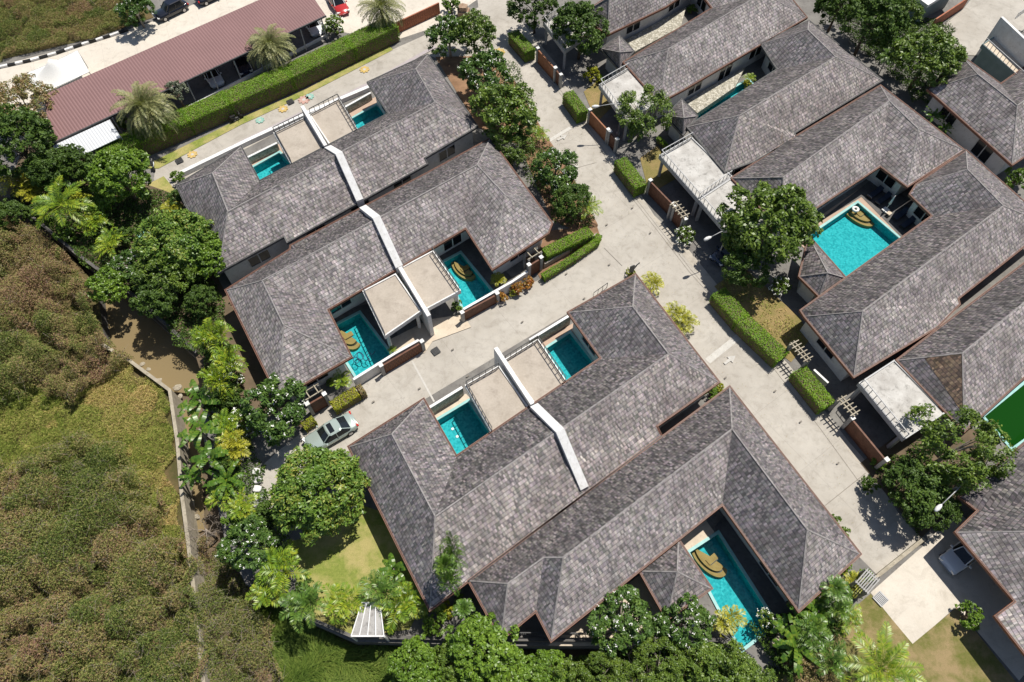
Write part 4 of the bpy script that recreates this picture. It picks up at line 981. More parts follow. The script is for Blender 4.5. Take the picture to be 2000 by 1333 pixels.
def tree(kind, px, py, rpx, label, group=None, zc=None):
    if kind == 'tallareca': kind = 'areca'; zc = 4.6
    if kind == 'tall' and px < 900: zc = 7.4
    T = {**TR, **SH, **PM}[kind]
    base = dict(mango=(3.5, 3.6), broad=(3.5, 4.0), bright=(3.0, 3.4), dark=(3.5, 4.2), airy=(3.4, 4.0), frangi=(2.7, 2.9), brown=(3.2, 2.9), silver=(1.9, 3.2), green=(1, .75), dshrub=(1, .75), yellow=(1, .7), croton=(1, .7), white=(1, .75)).get(kind)
    if kind in PM: base = dict(date=(3.5, 3.6), areca=(2.1, 2.6), gold=(1.7, 1.8), tall=(2.2, 6.2), coco=(4.0, 4.4), banana=(1.8, 2.8), fan=(1.8, 2.0))[kind]
    R0, H0 = base; z = zc or H0; r = rpx / ppm(py, z); s = r / R0
    if zc is None: z = min(H0 * s, H0 * 1.35); r = rpx / ppm(py, z); s = r / R0
    sz = z / H0; return place(T, P(px, py, z) * 1 - Vector((0, 0, z)), s, R.uniform(0, 6.28), label, group, sz)
def cane(px, py, rpx, label, group=None):
    T = PM['cane']; R0, H0 = 2.3, 3.0; z = 6.6 if 'narrow' in label else 2.8; s = rpx / ppm(py, z) / R0; return place(T, P(px, py, z) - Vector((0, 0, z)), s, R.uniform(0, 6.28), label, group, z / H0)
GT, GP, GS = 'broadleaf trees round the villas', 'palms round the villas', 'garden shrubs'
for a in [
 ('mango', 622, 962, 90, 'big dome shaped mango tree on the lawn beside the silver car'),
 ('mango', 342, 478, 72, 'dense olive green tree touching the left roof corner of the top left villa'),
 ('bright', 412, 500, 50, 'bright green tree overlapping the lower left roof corner of the top left villa'),
 ('bright', 236, 348, 62, 'bright green rounded tree at the left end of the painted lane'),
 ('dark', 145, 325, 42, 'dark green rounded tree below the white corrugated roof'),
 ('brown', 50, 212, 62, 'brown tinged tree at the lower left end of the long maroon roof'),
 ('dark', 35, 285, 68, 'dark green tree at the left edge below the brown tinged tree'),
 ('airy', 320, 545, 58, 'grey green tree below the dense olive green tree'),
 ('bright', 215, 560, 40, 'leaning bright green tree above the muddy canal'),
 ('frangi', 262, 520, 40, 'frangipani with pinkish white blossom above the muddy canal'),
 ('frangi', 265, 20, 36, 'dark bush beside the parking road at the top left'),
 ('silver', 345, 183, 28, 'small silvery leaved tree at the front of the long maroon roof'),
 ('broad', 925, 68, 46, 'leafy green tree at the top end of the painted lane'),
 ('frangi', 877, 72, 44, 'white flowering frangipani left of the leafy tree at the lane end'),
 ('frangi', 950, 150, 52, 'white flowering frangipani right of the top left villa'),
 ('broad', 990, 225, 62, 'big leafy tree between the top left villa and the street'),
 ('airy', 1000, 290, 40, 'loose green tree above the second villa roof corner'),
 ('frangi', 1085, 335, 46, 'white flowering frangipani leaning over the street'),
 ('dark', 1112, 393, 42, 'dark tree above the two tiered corner hedge'),
 ('airy', 1256, 222, 56, 'round street tree between two flat carport roofs'),
 ('dark', 1135, 60, 55, 'dark tree growing over the topmost flat carport roof'),
 ('dark', 1045, 15, 48, 'dark tree cut off by the top edge beside the street'),
 ('broad', 1500, 440, 84, 'tall green tree in front of the villa above the big square pool'),
 ('airy', 1868, 875, 90, 'wide tree shading the lower end of the street by the green pool'),
 ('broad', 1810, 118, 60, 'bright edged tree above the planted passage at the top right'),
 ('dark', 1700, 45, 62, 'dark tree behind the upper villas of the right hand row'),
 ('dark', 1640, 10, 50, 'dark tree cut off by the top edge right of the upper villas'),
 ('airy', 1760, 30, 42, 'pale leaved tree below the teal house corner'),
 ('frangi', 540, 800, 66, 'large white flowering frangipani left of the brown wooden door'),
 ('frangi', 488, 1065, 56, 'white flowering frangipani left of the mango tree and lawn'),
 ('frangi', 1212, 1212, 58, 'white flowering frangipani left of the hipped pool pavilion'),
 ('frangi', 1335, 1215, 56, 'white flowering frangipani below the hipped pool pavilion'),
 ('bright', 940, 1262, 62, 'bright green tree below the lower left end of the bottom villa'),
 ('bright', 812, 1300, 54, 'bright green tree at the bottom edge below the palms'),
 ('broad', 1400, 1318, 62, 'green tree at the bottom edge below the long lap pool'),
 ('airy', 1180, 1318, 46, 'thin green tree at the bottom edge below the long railing'),
 ('airy', 1290, 1290, 50, 'thin green tree outside the wall between the flowering frangipanis'),
 ('bright', 1070, 1318, 44, 'low green tree at the bottom edge outside the boundary wall'),
 ('dark', 1460, 520, 50, 'dark lower tree beneath the tall green tree by the street'),
 ('dark', 1790, 960, 58, 'dark undergrowth tree at the foot of the wide shading tree'),

 ('dark', 300, 590, 46, 'dark tree leaning over the muddy canal water'),
 ('dark', 395, 590, 34, 'dark tree left of the upper corner of the second villa'),
 ('dark', 95, 330, 44, 'dark tree behind the large feathery green palm'),
 ('bright', 195, 408, 30, 'small bright tree below the bright green rounded tree'),
 ('dark', 20, 420, 34, 'dark tree at the left edge above the scrub'),
 ('broad', 880, 1298, 44, 'bright green tree at the bottom edge between its two larger neighbours'),
 ('bright', 1000, 1310, 48, 'bright green tree at the bottom edge right of the big bright one'),
 ('broad', 1450, 1335, 50, 'green tree cut off by the bottom edge below the slanting railing'),
 ('airy', 1240, 1335, 50, 'thin green tree cut off by the bottom edge'),
 ('broad', 1330, 1325, 46, 'green tree at the bottom edge left of the lap pool end'),
 ('airy', 1110, 1335, 50, 'thin green tree cut off by the bottom edge, farther left'),
 ('airy', 1925, 915, 50, 'drooping outer tree of the pair beside the green pool'),
 ('dark', 1835, 1000, 40, 'dark tree at the end of the lower street by the lamp'),
 ('brown', 1585, 1300, 40, 'dark brown tinged tree at the bottom edge by the dry lawn'),
 ]:
    tree(*a[:4], a[4], GT)
for a in [
 ('date', 282, 212, 74, 'big date palm with drooping fronds above the left end of the long hedge'),
 ('date', 528, 92, 56, 'date palm rising from the long hedge in front of the maroon roof'),
 ('date', 745, 18, 52, 'date palm at the upper right end of the long hedge'),
 ('gold', 25, 350, 40, 'yellow leaved cane palm at the left edge'),
 ('gold', 60, 372, 30, 'small yellow cane palm next to the left edge palm'),
 ('coco', 118, 400, 70, 'large feathery green palm above the canal at the left'),
 ('areca', 175, 430, 36, 'yellow green palm right of the feathery green palm'),
 ('areca', 212, 470, 34, 'yellow green palm left of the mint green dome'),
 ('gold', 335, 405, 20, 'small yellow palm at the left corner of the top left villa'),
 ('tallareca', 415, 650, 44, 'yellow green palm beside the left roof edge of the second villa'),
 ('tallareca', 440, 700, 40, 'yellow green palm right of the canal bend'),
 ('tallareca', 418, 735, 34, 'yellow green palm above the large leaved plants by the canal'),
 ('banana', 385, 778, 50, 'banana plant with long leaves drooping over the canal wall'),
 ('banana', 385, 835, 48, 'banana plant between the canal coping and the yellow palms'),
 ('areca', 440, 830, 40, 'yellow green palm in the middle of the canal side planting'),
 ('gold', 455, 868, 38, 'brightest yellow palm of the canal side planting'),
 ('banana', 405, 890, 48, 'banana plant below the brightest yellow palm'),
 ('fan', 440, 935, 46, 'large leaved plant left of the stacked white sacks'),
 ('areca', 470, 985, 36, 'yellow green palm below the stacked white sacks'),
 ('areca', 545, 1105, 56, 'yellow green palm at the lower left corner of the lawn'),
 ('areca', 668, 1172, 50, 'feathery palm in front of the white framed pergola, left side'),
 ('areca', 785, 1180, 56, 'feathery palm right of the white framed pergola'),
 ('banana', 768, 1110, 40, 'banana plant leaning against the left roof edge of the third villa'),
 ('areca', 830, 1165, 40, 'palm at the foot of the tall palm by the roof gap'),
 ('tall', 868, 1105, 30, 'tall palm standing before the gap between the third and bottom villas'),
 ('tall', 905, 1190, 26, 'slim palm below the lower left corner of the bottom villa'),
 ('gold', 1275, 552, 28, 'golden cane palm at the top corner of the third villa'),
 ('gold', 1322, 612, 30, 'golden cane palm along the street, between its two neighbours'),
 ('gold', 1340, 632, 26, 'golden cane palm farthest down the street edge of the third villa'),
 ('areca', 1052, 258, 22, 'young slender palm at the street edge below the big leafy tree'),
 ('areca', 1152, 402, 30, 'palm above the upper tier of the corner hedge'),
 ('gold', 973, 545, 18, 'yellow palm in a planter behind the white wall'),
 ('areca', 665, 740, 24, 'feathery palm behind the low white wall of the second villa'),
 ('areca', 766, 682, 10, 'tiny potted palm beside the hose pool'),
 ('gold', 1425, 1212, 34, 'yellow palm overhanging the long lap pool'),
 ('banana', 1570, 1170, 44, 'banana plant at the bottom corner of the bottom villa'),
 ('fan', 1600, 1195, 50, 'large leaved plant below the bottom corner of the bottom villa'),
 ('tall', 1632, 1150, 34, 'palm beside the slatted gate roof'),
 ('gold', 1668, 1140, 26, 'yellow palm left of the slatted gate roof'),
 ('areca', 1660, 1205, 36, 'palm at the left edge of the dry lawn'),
 ('fan', 1560, 1260, 56, 'large leaved plant between the lap pool end and the dry lawn'),
 ('banana', 1535, 1225, 34, 'banana plant at the lower end of the lap pool'),
 ('coco', 1722, 1305, 84, 'big coconut palm at the bottom edge over the dry lawn'),
 ('tallareca', 395, 655, 34, 'palm leaning over the dark canal corner'),
 ('areca', 430, 765, 34, 'palm between the banana plants and the flowering frangipani'),
 ('areca', 430, 960, 34, 'yellow green palm left of the lower white sacks'),
 ('fan', 375, 930, 30, 'drooping frond plant over the canal wall'),
 ('areca', 520, 1150, 40, 'feathery palm below the lower left palm of the lawn'),
 ('areca', 1575, 1215, 40, 'feathery palm beside the short pale wall'),
 ('areca', 1465, 150, 12, 'small fern palm at the upper end of the narrow teal pool'),
 ('fan', 1825, 225, 24, 'large leaved plant in the passage beside the top right villa'),
 ('fan', 1845, 250, 20, 'large leaved plant lower in the passage'),
 ('fan', 1755, 80, 30, 'spiky large leaved plant among the trees at the top right'),
 ('tall', 1735, 110, 24, 'palm among the dark trees at the top right'),
 ]:
    tree(*a[:4], a[4], GP)
for a in [(882, 1068, 26, 'topmost narrow palm crown against the lower roof edge of the third villa'), (876, 1096, 30, 'narrow palm crown right above the tall palm'), (878, 1132, 32, 'narrow palm crown over the roof gap'), (100, 345, 44, 'fern like cane palm left of the bright green rounded tree'), (590, 1180, 44, 'dark cane palm on the wall below the lawn'), (745, 1150, 44, 'dark cane palm right above the pergola'),
          (1590, 1235, 40, 'dark cane palm at the left of the dry lawn'), (1640, 1180, 36, 'dark cane palm below the yellow palm'), (1625, 1285, 40, 'dark cane palm at the bottom edge, left of the coconut palm')]:
    cane(*a[:3], a[3], GP)
for a in [
 ('green', 347, 347, 14, 'small green shrub at the left end of the painted lane'),
 ('dshrub', 348, 392, 22, 'dark shrub against the left roof edge of the top left villa'),
 ('white', 1335, 462, 20, 'rounded green shrub beside the pergola gate on the street'),
 ('yellow', 1155, 150, 18, 'yellow green shrub in front of the upper pavilion'),
 ('green', 893, 600, 14, 'green shrub in the passage beside the fan step pool'),
 ('croton', 1010, 562, 16, 'orange red croton shrub, middle of the three by the white wall'),
 ('croton', 1028, 553, 14, 'orange croton shrub nearest the brown door'),
 ('croton', 978, 583, 14, 'orange croton shrub next to the wide brown gate'),
 ('yellow', 1003, 572, 10, 'yellow green shrub between the croton shrubs'),
 ('yellow', 1232, 533, 11, 'yellow shrub at the foot of the street sign'),
 ('green', 1200, 909, 8, 'little green plant growing out of the roof gutter'),
 ('green', 1388, 768, 16, 'green shrub in the gap between the third and bottom villas'),
 ('yellow', 1402, 757, 13, 'yellow shrub at the street end of the roof gap'),
 ('green', 1892, 1203, 26, 'round shrub at the lower corner of the pale driveway'),
 ('green', 1715, 905, 14, 'small bright shrub at the lower end of the brown sliding gate'),
 ('green', 1632, 1015, 11, 'small leafy plant along the street edge of the bottom villa'),
 ('green', 1650, 1040, 11, 'second small leafy plant down the same street edge'),
 ('green', 240, 245, 16, 'small green shrub under the maroon roof beside the big date palm'),
 ('white', 655, 52, 22, 'leafy shrub in front of the red and white car'),
 ('green', 645, 748, 9, 'little green plant on the low white wall'),
 ('green', 1985, 350, 26, 'bushy shrub at the right edge below the top right villa'),
 ('green', 1352, 20, 10, 'shrub at the end of the upper stone wall'),
 ('yellow', 1460, 165, 9, 'yellow shrub at the end of the narrow teal pool'),
 ('dshrub', 1700, 950, 20, 'dark shrub in the shade beside the lower street'),
 ('green', 905, 1180, 18, 'bright shrub at the lower left corner of the bottom villa'),
 ('dshrub', 470, 575, 20, 'dark shrub between the two left villas'),
 ('white', 1520, 560, 22, 'dry leaved shrub under the tall green tree'),
 ('green', 880, 12, 20, 'green shrub beside the brown stone block at the top'),
 ('green', 1655, 1115, 14, 'green shrub at the right corner of the bottom villa'),
 ('yellow', 870, 1190, 18, 'yellow green shrub beside the tall palm'),
 ('green', 760, 1225, 16, 'shrub at the right foot of the white framed pergola'),
 ('white', 1500, 1210, 22, 'leafy shrub at the lower end of the lap pool'),
 ('dshrub', 450, 770, 30, 'dark shrub between the yellow palms and the frangipani'),
 ('white', 455, 735, 26, 'leafy shrub beside the left wall of the second villa'),
 ('dshrub', 425, 690, 34, 'dark shrub among the yellow green palms by the canal bend'),
 ('white', 470, 830, 30, 'leafy shrub left of the white flowering frangipani'),
 ('dshrub', 420, 790, 30, 'dark shrub behind the upper banana plant'),
 ('dshrub', 440, 900, 30, 'dark shrub left of the white sacks'),
 ('green', 500, 1020, 26, 'green shrub below the white sacks'),
 ('dshrub', 520, 1010, 28, 'dark shrub at the left side of the mango tree'),
 ('dshrub', 600, 1150, 28, 'dark shrub at the bottom left of the lawn'),
 ('green', 850, 1215, 28, 'green shrub left of the slim palm'),
 ('dshrub', 720, 1205, 20, 'dark shrub beside the glazed pergola'),
 ('green', 460, 1010, 26, 'green shrub above the left flowering frangipani'),
 ('dshrub', 240, 470, 28, 'dark shrub left of the mint green dome'),
 ('green', 130, 455, 24, 'green shrub on the bank above the scrub'),
 ('dshrub', 75, 420, 26, 'dark shrub below the large feathery green palm'),
 ('yellow', 160, 395, 20, 'yellow green shrub right of the feathery green palm'),
 ('green', 1690, 1130, 18, 'green shrub beside the slatted gate roof'),
 ('yellow', 1600, 1150, 22, 'yellow green shrub among the palms at the bottom villa corner'),
 ('dshrub', 1620, 1230, 26, 'dark shrub at the left of the dry lawn'),
 ('dshrub', 1540, 1300, 34, 'dark shrub at the bottom edge beside the brown tinged tree'),
 ]:
    tree(*a[:4], a[4], GS)

# ------------------------------------------------------------------ hedges
def hedge(pts, w, h, label, mat='leaf_hedge', dens=260, L=.13, W=.08, z0=0.0, name='hedge'):
    """clipped hedge; pts are pixels along the middle of its top"""
    ln = Q(pts, z0 + h); rng = np.random.default_rng(len(label)); t = thing(name, label, 'hedge', (*np.mean(ln, axis=0), z0), 0, 'clipped hedges')
    mb = MB(); mb.prism(strip2(ln, w - .16), z0, z0 + h - .10, 'soil'); mb.build('stem_mass', t)
    out = []; nn = []; ln3 = [np.array(p) for p in ln]
    for a, b in zip(ln3[:-1], ln3[1:]):
        d = b - a; Ls = np.linalg.norm(d); d = d / Ls; s = np.array([-d[1], d[0]])
        n = int(Ls * w * dens); u = rng.uniform(-.04, 1.04, n) * Ls; v = rng.uniform(-.5, .5, n) * w
        zz = z0 + h + .05 * np.sin(u * 2.1) * np.cos(v * 3) + rng.normal(size=n) * .035 - .15 * (np.abs(v) / w * 2) ** 6
        out.append(np.stack([a[0] + d[0] * u + s[0] * v, a[1] + d[1] * u + s[1] * v, zz], 1)); nn.append(np.tile([0, 0, 1.], (n, 1)))
        for sg in (-1, 1):
            n = int(Ls * h * dens * .8); u = rng.uniform(-.04, 1.04, n) * Ls; z = rng.uniform(0.05, 1, n) * h; vv = sg * (w / 2 + rng.normal(size=n) * .05 - .1 * (1 - z / h) - .05)
            out.append(np.stack([a[0] + d[0] * u + s[0] * vv, a[1] + d[1] * u + s[1] * vv, z0 + z], 1)); nn.append(np.tile([s[0] * sg, s[1] * sg, .4], (n, 1)))
        for e, sg in ((a, -1), (b, 1)):
            n = int(w * h * dens * .8); v = rng.uniform(-.5, .5, n) * w; z = rng.uniform(0.05, 1, n) * h
            out.append(np.stack([e[0] + s[0] * v + d[0] * sg * .02, e[1] + s[1] * v + d[1] * sg * .02, z0 + z], 1)); nn.append(np.tile([d[0] * sg, d[1] * sg, .4], (n, 1)))
    C = np.concatenate(out); N = np.concatenate(nn)
    o = new_obj('foliage', quads_mesh('foliage', leaves(C, N + rng.normal(size=C.shape) * .55, L, W, rng), mat), None)
    o.data.transform(parent_matrix(t).inverted()); o.parent = t; return t
hedge([(190, 298), (262, 266), (360, 224), (440, 190), (560, 139), (680, 82), (764, 42)], 2.5, 2.2, 'very long bright green hedge between the maroon roof and the painted lane', dens=300)
hedge([(1003, 62), (1035, 98)], 1.5, 1.6, 'short hedge at the top of the street, left of the topmost carport')
hedge([(1110, 180), (1138, 218)], 1.4, 1.6, 'short hedge beside the street above the brown gate of the second carport')
hedge([(1213, 312), (1252, 362)], 1.5, 1.6, 'short hedge beside the street above the brown gate of the paired carports')
hedge([(1405, 570), (1450, 622), (1528, 695)], 1.7, 1.5, 'long hedge along the street below the tall green tree')
hedge([(1563, 722), (1618, 790)], 1.6, 1.5, 'hedge between the two small pergola gates')
hedge([(1065, 492), (1110, 470), (1152, 450)], 1.25, 1.5, 'upper tier of the corner hedge at the street junction')
hedge([(1062, 538), (1120, 502), (1165, 470), (1170, 458)], .7, .9, 'lower tier of the corner hedge at the street junction')
hedge([(650, 792), (695, 764)], 1.1, 1.2, 'yellow clipped hedge in front of the low white wall', 'leaf_hedge_yellow')
hedge([(700, 762), (708, 757)], 1.0, 1.25, 'brownish end bush of the yellow clipped hedge', 'leaf_brownish')
hedge([(592, 832), (612, 818)], .8, .9, 'small dull yellow hedge left of the brown wooden door', 'leaf_hedge_yellow')
hedge([(1170, 145), (1182, 160)], .5, .8, 'thin hedge strip below the upper pavilion')
hedge([(1287, 268), (1308, 290)], .5, .8, 'thin hedge strip below the lower pavilion')

# ------------------------------------------------------------------ scrub, weeds, reeds
def scatter(name, label, polyworld, z0, nper, rng, bumps, mats, L, W, hmax, cat=None, twigs=0, huebias=0.0, flat=0.0, up=0.5, rag=.35, rmin=.3, rmax=2.0, floor=.75):
    rg = []
    for i in range(len(polyworld)):
        a, b = np.array(polyworld[i]), np.array(polyworld[(i + 1) % len(polyworld)]); m = max(1, int(np.linalg.norm(b - a) / 1.1))
        for q in range(m): rg.append(tuple(a + (b - a) * q / m + rng.normal(size=2) * rag))
    polyworld = rg
    xs = [p[0] for p in polyworld]; ys = [p[1] for p in polyworld]; x0, x1, y0, y1 = min(xs), max(xs), min(ys), max(ys)
    n = int((x1 - x0) * (y1 - y0) * nper); X = rng.uniform(x0, x1, n); Y = rng.uniform(y0, y1, n); k = inside_np(X, Y, polyworld); X, Y = X[k], Y[k]
    # height and hue fields on a grid
    g = .2; nx, ny = int((x1 - x0) / g) + 2, int((y1 - y0) / g) + 2; Hh = np.zeros((nx, ny)); Hu = np.full((nx, ny), .3 + huebias)
    nb = int((x1 - x0) * (y1 - y0) * bumps); gx = x0 + np.arange(nx) * g; gy = y0 + np.arange(ny) * g
    for i in range(nb):
        cx, cy = rng.uniform(x0, x1), rng.uniform(y0, y1); r = (rmin + (rmax - rmin) * rng.random() ** 2) * (1 + .5 * math.sin(cx * .21) * math.cos(cy * .17)); hh = hmax * rng.uniform(.25, 1)
        hu = float(np.clip(.34 + .34 * math.sin(cx * .33 + 1) * math.sin(cy * .27) + rng.normal() * .2 + huebias, 0, 1))
        a, b = max(0, int((cx - r - x0) / g)), min(nx, int((cx + r - x0) / g) + 1); c, d = max(0, int((cy - r - y0) / g)), min(ny, int((cy + r - y0) / g) + 1)
        if a >= b or c >= d: continue
        dx = (gx[a:b, None] - cx) / r; dy = (gy[None, c:d] - cy) / r; q = np.clip(1 - dx * dx - dy * dy, 0, 1) ** .5 * hh; m = q > Hh[a:b, c:d]
        Hh[a:b, c:d][m] = q[m]; Hu[a:b, c:d][m] = hu
    I = np.clip(((X - x0) / g).astype(int), 0, nx - 1); J = np.clip(((Y - y0) / g).astype(int), 0, ny - 1); H = Hh[I, J]; hue = Hu[I, J]
    keep = (H > hmax * .12) | (rng.random(len(X)) < floor); X, Y, H, hue = X[keep], Y[keep], H[keep], hue[keep]
    Z = z0 + H * rng.uniform(.55, 1.06, len(X)) + rng.uniform(0, .12, len(X)); C = np.stack([X, Y, Z], 1)
    N = rng.normal(size=C.shape) * .75 + np.array([0, 0, up]); V = leaves(C, N, L, W, rng)
    me = quads_mesh(name, V, mats, ('hue', np.clip(hue + rng.normal(size=len(hue)) * .17, 0, 1)))
    o = new_obj(name, me); tag(o, label, cat, None, 'stuff')
    if twigs:
        k = rng.integers(0, len(C), twigs); A = C[k] + np.array([0, 0, .05]); D = unit(rng.normal(size=A.shape) * np.array([1, 1, .35])) * rng.uniform(.3, 1.0, (twigs, 1)); S = unit(np.cross(D, [0, 0, 1.])) * .009
        tw = new_obj('dead_twigs', quads_mesh('dead_twigs', np.stack([A - S, A + S, A + D + S * .4, A + D - S * .4], 1), 'twig')); tag(tw, 'bare grey twigs sticking out of the scrub', None, None, 'stuff')
    return o
rs = np.random.default_rng(5)
SCRUBA = Q([(-120, 395), (20, 432), (120, 478), (188, 560), (205, 650), (250, 700), (195, 750), (120, 800), (0, 780), (-120, 760)], .4)
scatter('scrub', 'thicket of reddish brown and green scrub above the canal bend', SCRUBA, -.5, 560, rs, .8, 'leaf_scrub', .18, .065, 4.2, twigs=1500, huebias=.10)
SCRUBB = Q([(-120, 905), (60, 900), (150, 870), (240, 860), (300, 960), (335, 1045), (370, 1060), (392, 1240), (408, 1420), (-160, 1420)], .3)
scatter('scrub', 'wide olive and brown scrub filling the bottom left corner', SCRUBB, -.5, 480, rs, .85, 'leaf_scrub', .18, .065, 3.4, twigs=3600, huebias=.06)
SCRUBC = Q([(-120, 740), (60, 760), (140, 780), (230, 700), (300, 745), (328, 775), (342, 870), (350, 960), (368, 1090), (320, 1080), (262, 1000), (205, 915), (110, 915), (-120, 960)], -.3)
scatter('dry_grass', 'dry yellow green grass on the strip beside the canal wall', SCRUBC, -.5, 480, rs, .8, 'leaf_dry_grass', .34, .032, .8, huebias=-.02, up=.0)
SCRUBD = Q([(372, 1060), (400, 1040), (440, 1085), (480, 1150), (530, 1210), (560, 1420), (400, 1420), (392, 1240)], -1.2)
scatter('scrub', 'dull green scrub filling the lower channel between canal wall and villa wall', SCRUBD, -2.1, 560, rs, .8, 'leaf_scrub', .15, .055, 2.6, twigs=900, huebias=-.05)
SCRUBE = Q([(-120, 20), (-100, 128), (0, 116), (180, 72), (285, 40), (262, -40), (0, -60)], .3)
scatter('scrub', 'weedy scrub in the top left corner behind the striped kerb', SCRUBE, 0, 380, rs, .9, 'leaf_scrub', .17, .065, 1.2, twigs=700, huebias=0)
REED = Q([(490, 1160), (600, 1228), (690, 1268), (1010, 1276), (1060, 1300), (1050, 1420), (560, 1420), (530, 1240)], -1.6)
def reeds():
    rng = np.random.default_rng(9); xs = [p[0] for p in REED]; ys = [p[1] for p in REED]; n = int((max(xs) - min(xs)) * (max(ys) - min(ys)) * 260)
    X = rng.uniform(min(xs), max(xs), n); Y = rng.uniform(min(ys), max(ys), n); k = inside_np(X, Y, REED); X, Y = X[k], Y[k]; n = len(X)
    a = np.sin(X * .7 + 1) * 1.5 + np.cos(Y * .9) * 1.4 + rng.normal(size=n) * .55; z = -2.2 + rng.uniform(.1, .8, n); Ls = rng.uniform(.4, .9, n)
    D = np.stack([np.cos(a), np.sin(a), rng.uniform(-.1, .55, n)], 1) * Ls[:, None]; C = np.stack([X, Y, z], 1); S = unit(np.cross(D, [0, 0, 1.])) * .022
    o = new_obj('reeds', quads_mesh('reeds', np.stack([C - S, C + S, C + D + S * .2, C + D - S * .2], 1), 'leaf_reed')); tag(o, 'long swirling green grass outside the bottom boundary wall', None, None, 'stuff')
reeds()
scatter('ground_cover', 'green undergrowth along the bottom edge below the boundary wall', Q([(1040, 1275), (1240, 1272), (1420, 1275), (1500, 1330), (1500, 1420), (1040, 1420)], -1.4), -2.2, 260, rs, 1.1, 'leaf_reed', .22, .10, 1.2, twigs=400)
scatter('ground_cover', 'low plants under the trees beside the canal', Q([(20, 395), (150, 500), (262, 580), (390, 700), (440, 800), (430, 900), (450, 1000), (520, 1130), (560, 1060), (520, 940), (470, 800), (430, 640), (440, 590), (350, 400), (230, 330), (60, 300)], .3), 0, 110, rs, .8, 'leaf_dark', .24, .12, .9)
scatter('ground_cover', 'low shaded plants behind the upper right villas', Q([(1590, 0), (1730, 140), (1800, 205), (1890, 280), (1940, 320), (1970, 315), (1815, 190), (1870, 105), (1860, 40), (1780, 30), (1640, -60)], .3), 0, 90, rs, .8, 'leaf_dark', .24, .12, .8)
scatter('ground_cover', 'low plants in the bed between the top left villas and the street', Q([(935, 115), (1010, 120), (1065, 265), (1120, 345), (1165, 440), (1090, 440), (1010, 300), (950, 240)], .3), 0, 60, rs, .6, 'leaf_dark', .24, .12, .5)
scatter('ground_cover', 'low plants in the bed at the lower end of the street', Q([(1690, 905), (1740, 880), (1800, 870), (1870, 960), (1800, 1030)], .3), 0, 100, rs, .8, 'leaf_dark', .24, .12, .6)
scatter('ground_cover', 'dry litter and weeds under the tall green tree', Q([(1400, 560), (1450, 520), (1560, 625), (1580, 655), (1545, 700)], .3), 0, 50, rs, .6, 'leaf_dry_grass', .20, .08, .35, huebias=.2)
scatter('ground_cover', 'plants at the bottom end of the lap pool and beyond the wall', Q([(1495, 1240), (1560, 1195), (1640, 1120), (1690, 1150), (1600, 1270), (1540, 1330), (1500, 1330)], .3), 0, 110, rs, .8, 'leaf_dark', .24, .12, .8)
# fallen leaves and small debris on concrete
def litter():
    rng = np.random.default_rng(3); reg = Q([(1010, 120), (1090, 290), (1240, 545), (1500, 880), (1700, 1080), (1640, 850), (1400, 600), (1250, 400), (1100, 200)], 0); xs = [p[0] for p in reg]; ys = [p[1] for p in reg]; n = 2600
    X = rng.uniform(min(xs), max(xs), n); Y = rng.uniform(min(ys), max(ys), n); k = inside_np(X, Y, reg); C = np.stack([X[k], Y[k], np.full(k.sum(), .14)], 1)
    o = new_obj('leaf_litter', quads_mesh('leaf_litter', leaves(C, np.tile([0, 0, 1.], (len(C), 1)) + rng.normal(size=C.shape) * .15, .10, .045, rng), 'leaf_brownish')); tag(o, 'scattered fallen leaves on the street', None, None, 'stuff')
litter()

# ------------------------------------------------------------------ parking roof, tent, kerb
def slab_thing(name, part, label, cat, quad, zs, th, mat, group=None):
    pts = [P(x, y, z) for (x, y), z in zip(quad, zs)]
    c = sum(pts, Vector()) / len(pts); t = thing(name, label, cat, (c.x, c.y, 0), 0, group); n = len(pts)
    mb = MB(); d = Vector((0, 0, th)); mb.add(pts + [p - d for p in pts], [tuple(range(n)) if (pts[1] - pts[0]).cross(pts[2] - pts[0]).z > 0 else tuple(reversed(range(n)))] + [(i, (i + 1) % n, (i + 1) % n + n, i + n) for i in range(n)] + [tuple(range(n, 2 * n))], mat)
    mb.build(part, t); return t, pts
dl = (P(590, -37, 3.6) - P(85, 186, 3.6)).normalized()
corrugated('roof_maroon', (0.235, 0.135, 0.13), tuple(dl), .33)
corrugated('roof_white', (0.62, 0.64, 0.66), tuple(dl), .30)
shed, sp = slab_thing('parking_shed', 'roof', 'long maroon corrugated parking roof above the hedge', 'parking shed', [(85, 186), (590, -37), (637, 32), (102, 282)], (3.7, 3.7, 3.1, 3.1), .10, 'roof_maroon')
mb = MB()
for i in range(12):
    for a, b, z in ((sp[3], sp[2], 3.0), (sp[0], sp[1], 3.6)):
        p = a.lerp(b, .02 + .96 * i / 11); mb.tube([(p.x, p.y, 0), (p.x, p.y, z)], .07, 'metal_pale', 8)
    p, q = sp[3].lerp(sp[2], .02 + .96 * i / 11), sp[0].lerp(sp[1], .02 + .96 * i / 11); mb.bar(p - Vector((0, 0, .22)), q - Vector((0, 0, .22)), .08, .14, 'metal_pale')
mb.build('posts', shed)
mb = MB(); e = Vector((0, 0, .02)); mb.bar(sp[3] + e, sp[2] + e, .16, .16, 'metal_dark'); mb.build('gutter', shed)
t, wp = slab_thing('shed_roof', 'roof', 'white corrugated lean-to roof at the lower left end of the maroon roof', 'shed roof', [(103, 285), (214, 234), (236, 268), (122, 322)], (3.0, 3.0, 2.6, 2.6), .08, 'roof_white')
mb = MB()
for p in wp: mb.tube([(p.x, p.y, 0), (p.x, p.y, p.z - .05)], .05, 'metal_pale', 6)
mb.build('posts', t)
t, wp = slab_thing('shed_roof', 'roof', 'small pale roof below the white corrugated lean-to', 'shed roof', [(97, 292), (108, 288), (112, 332), (94, 338)], (2.6, 2.6, 2.4, 2.4), .08, 'roof_white')
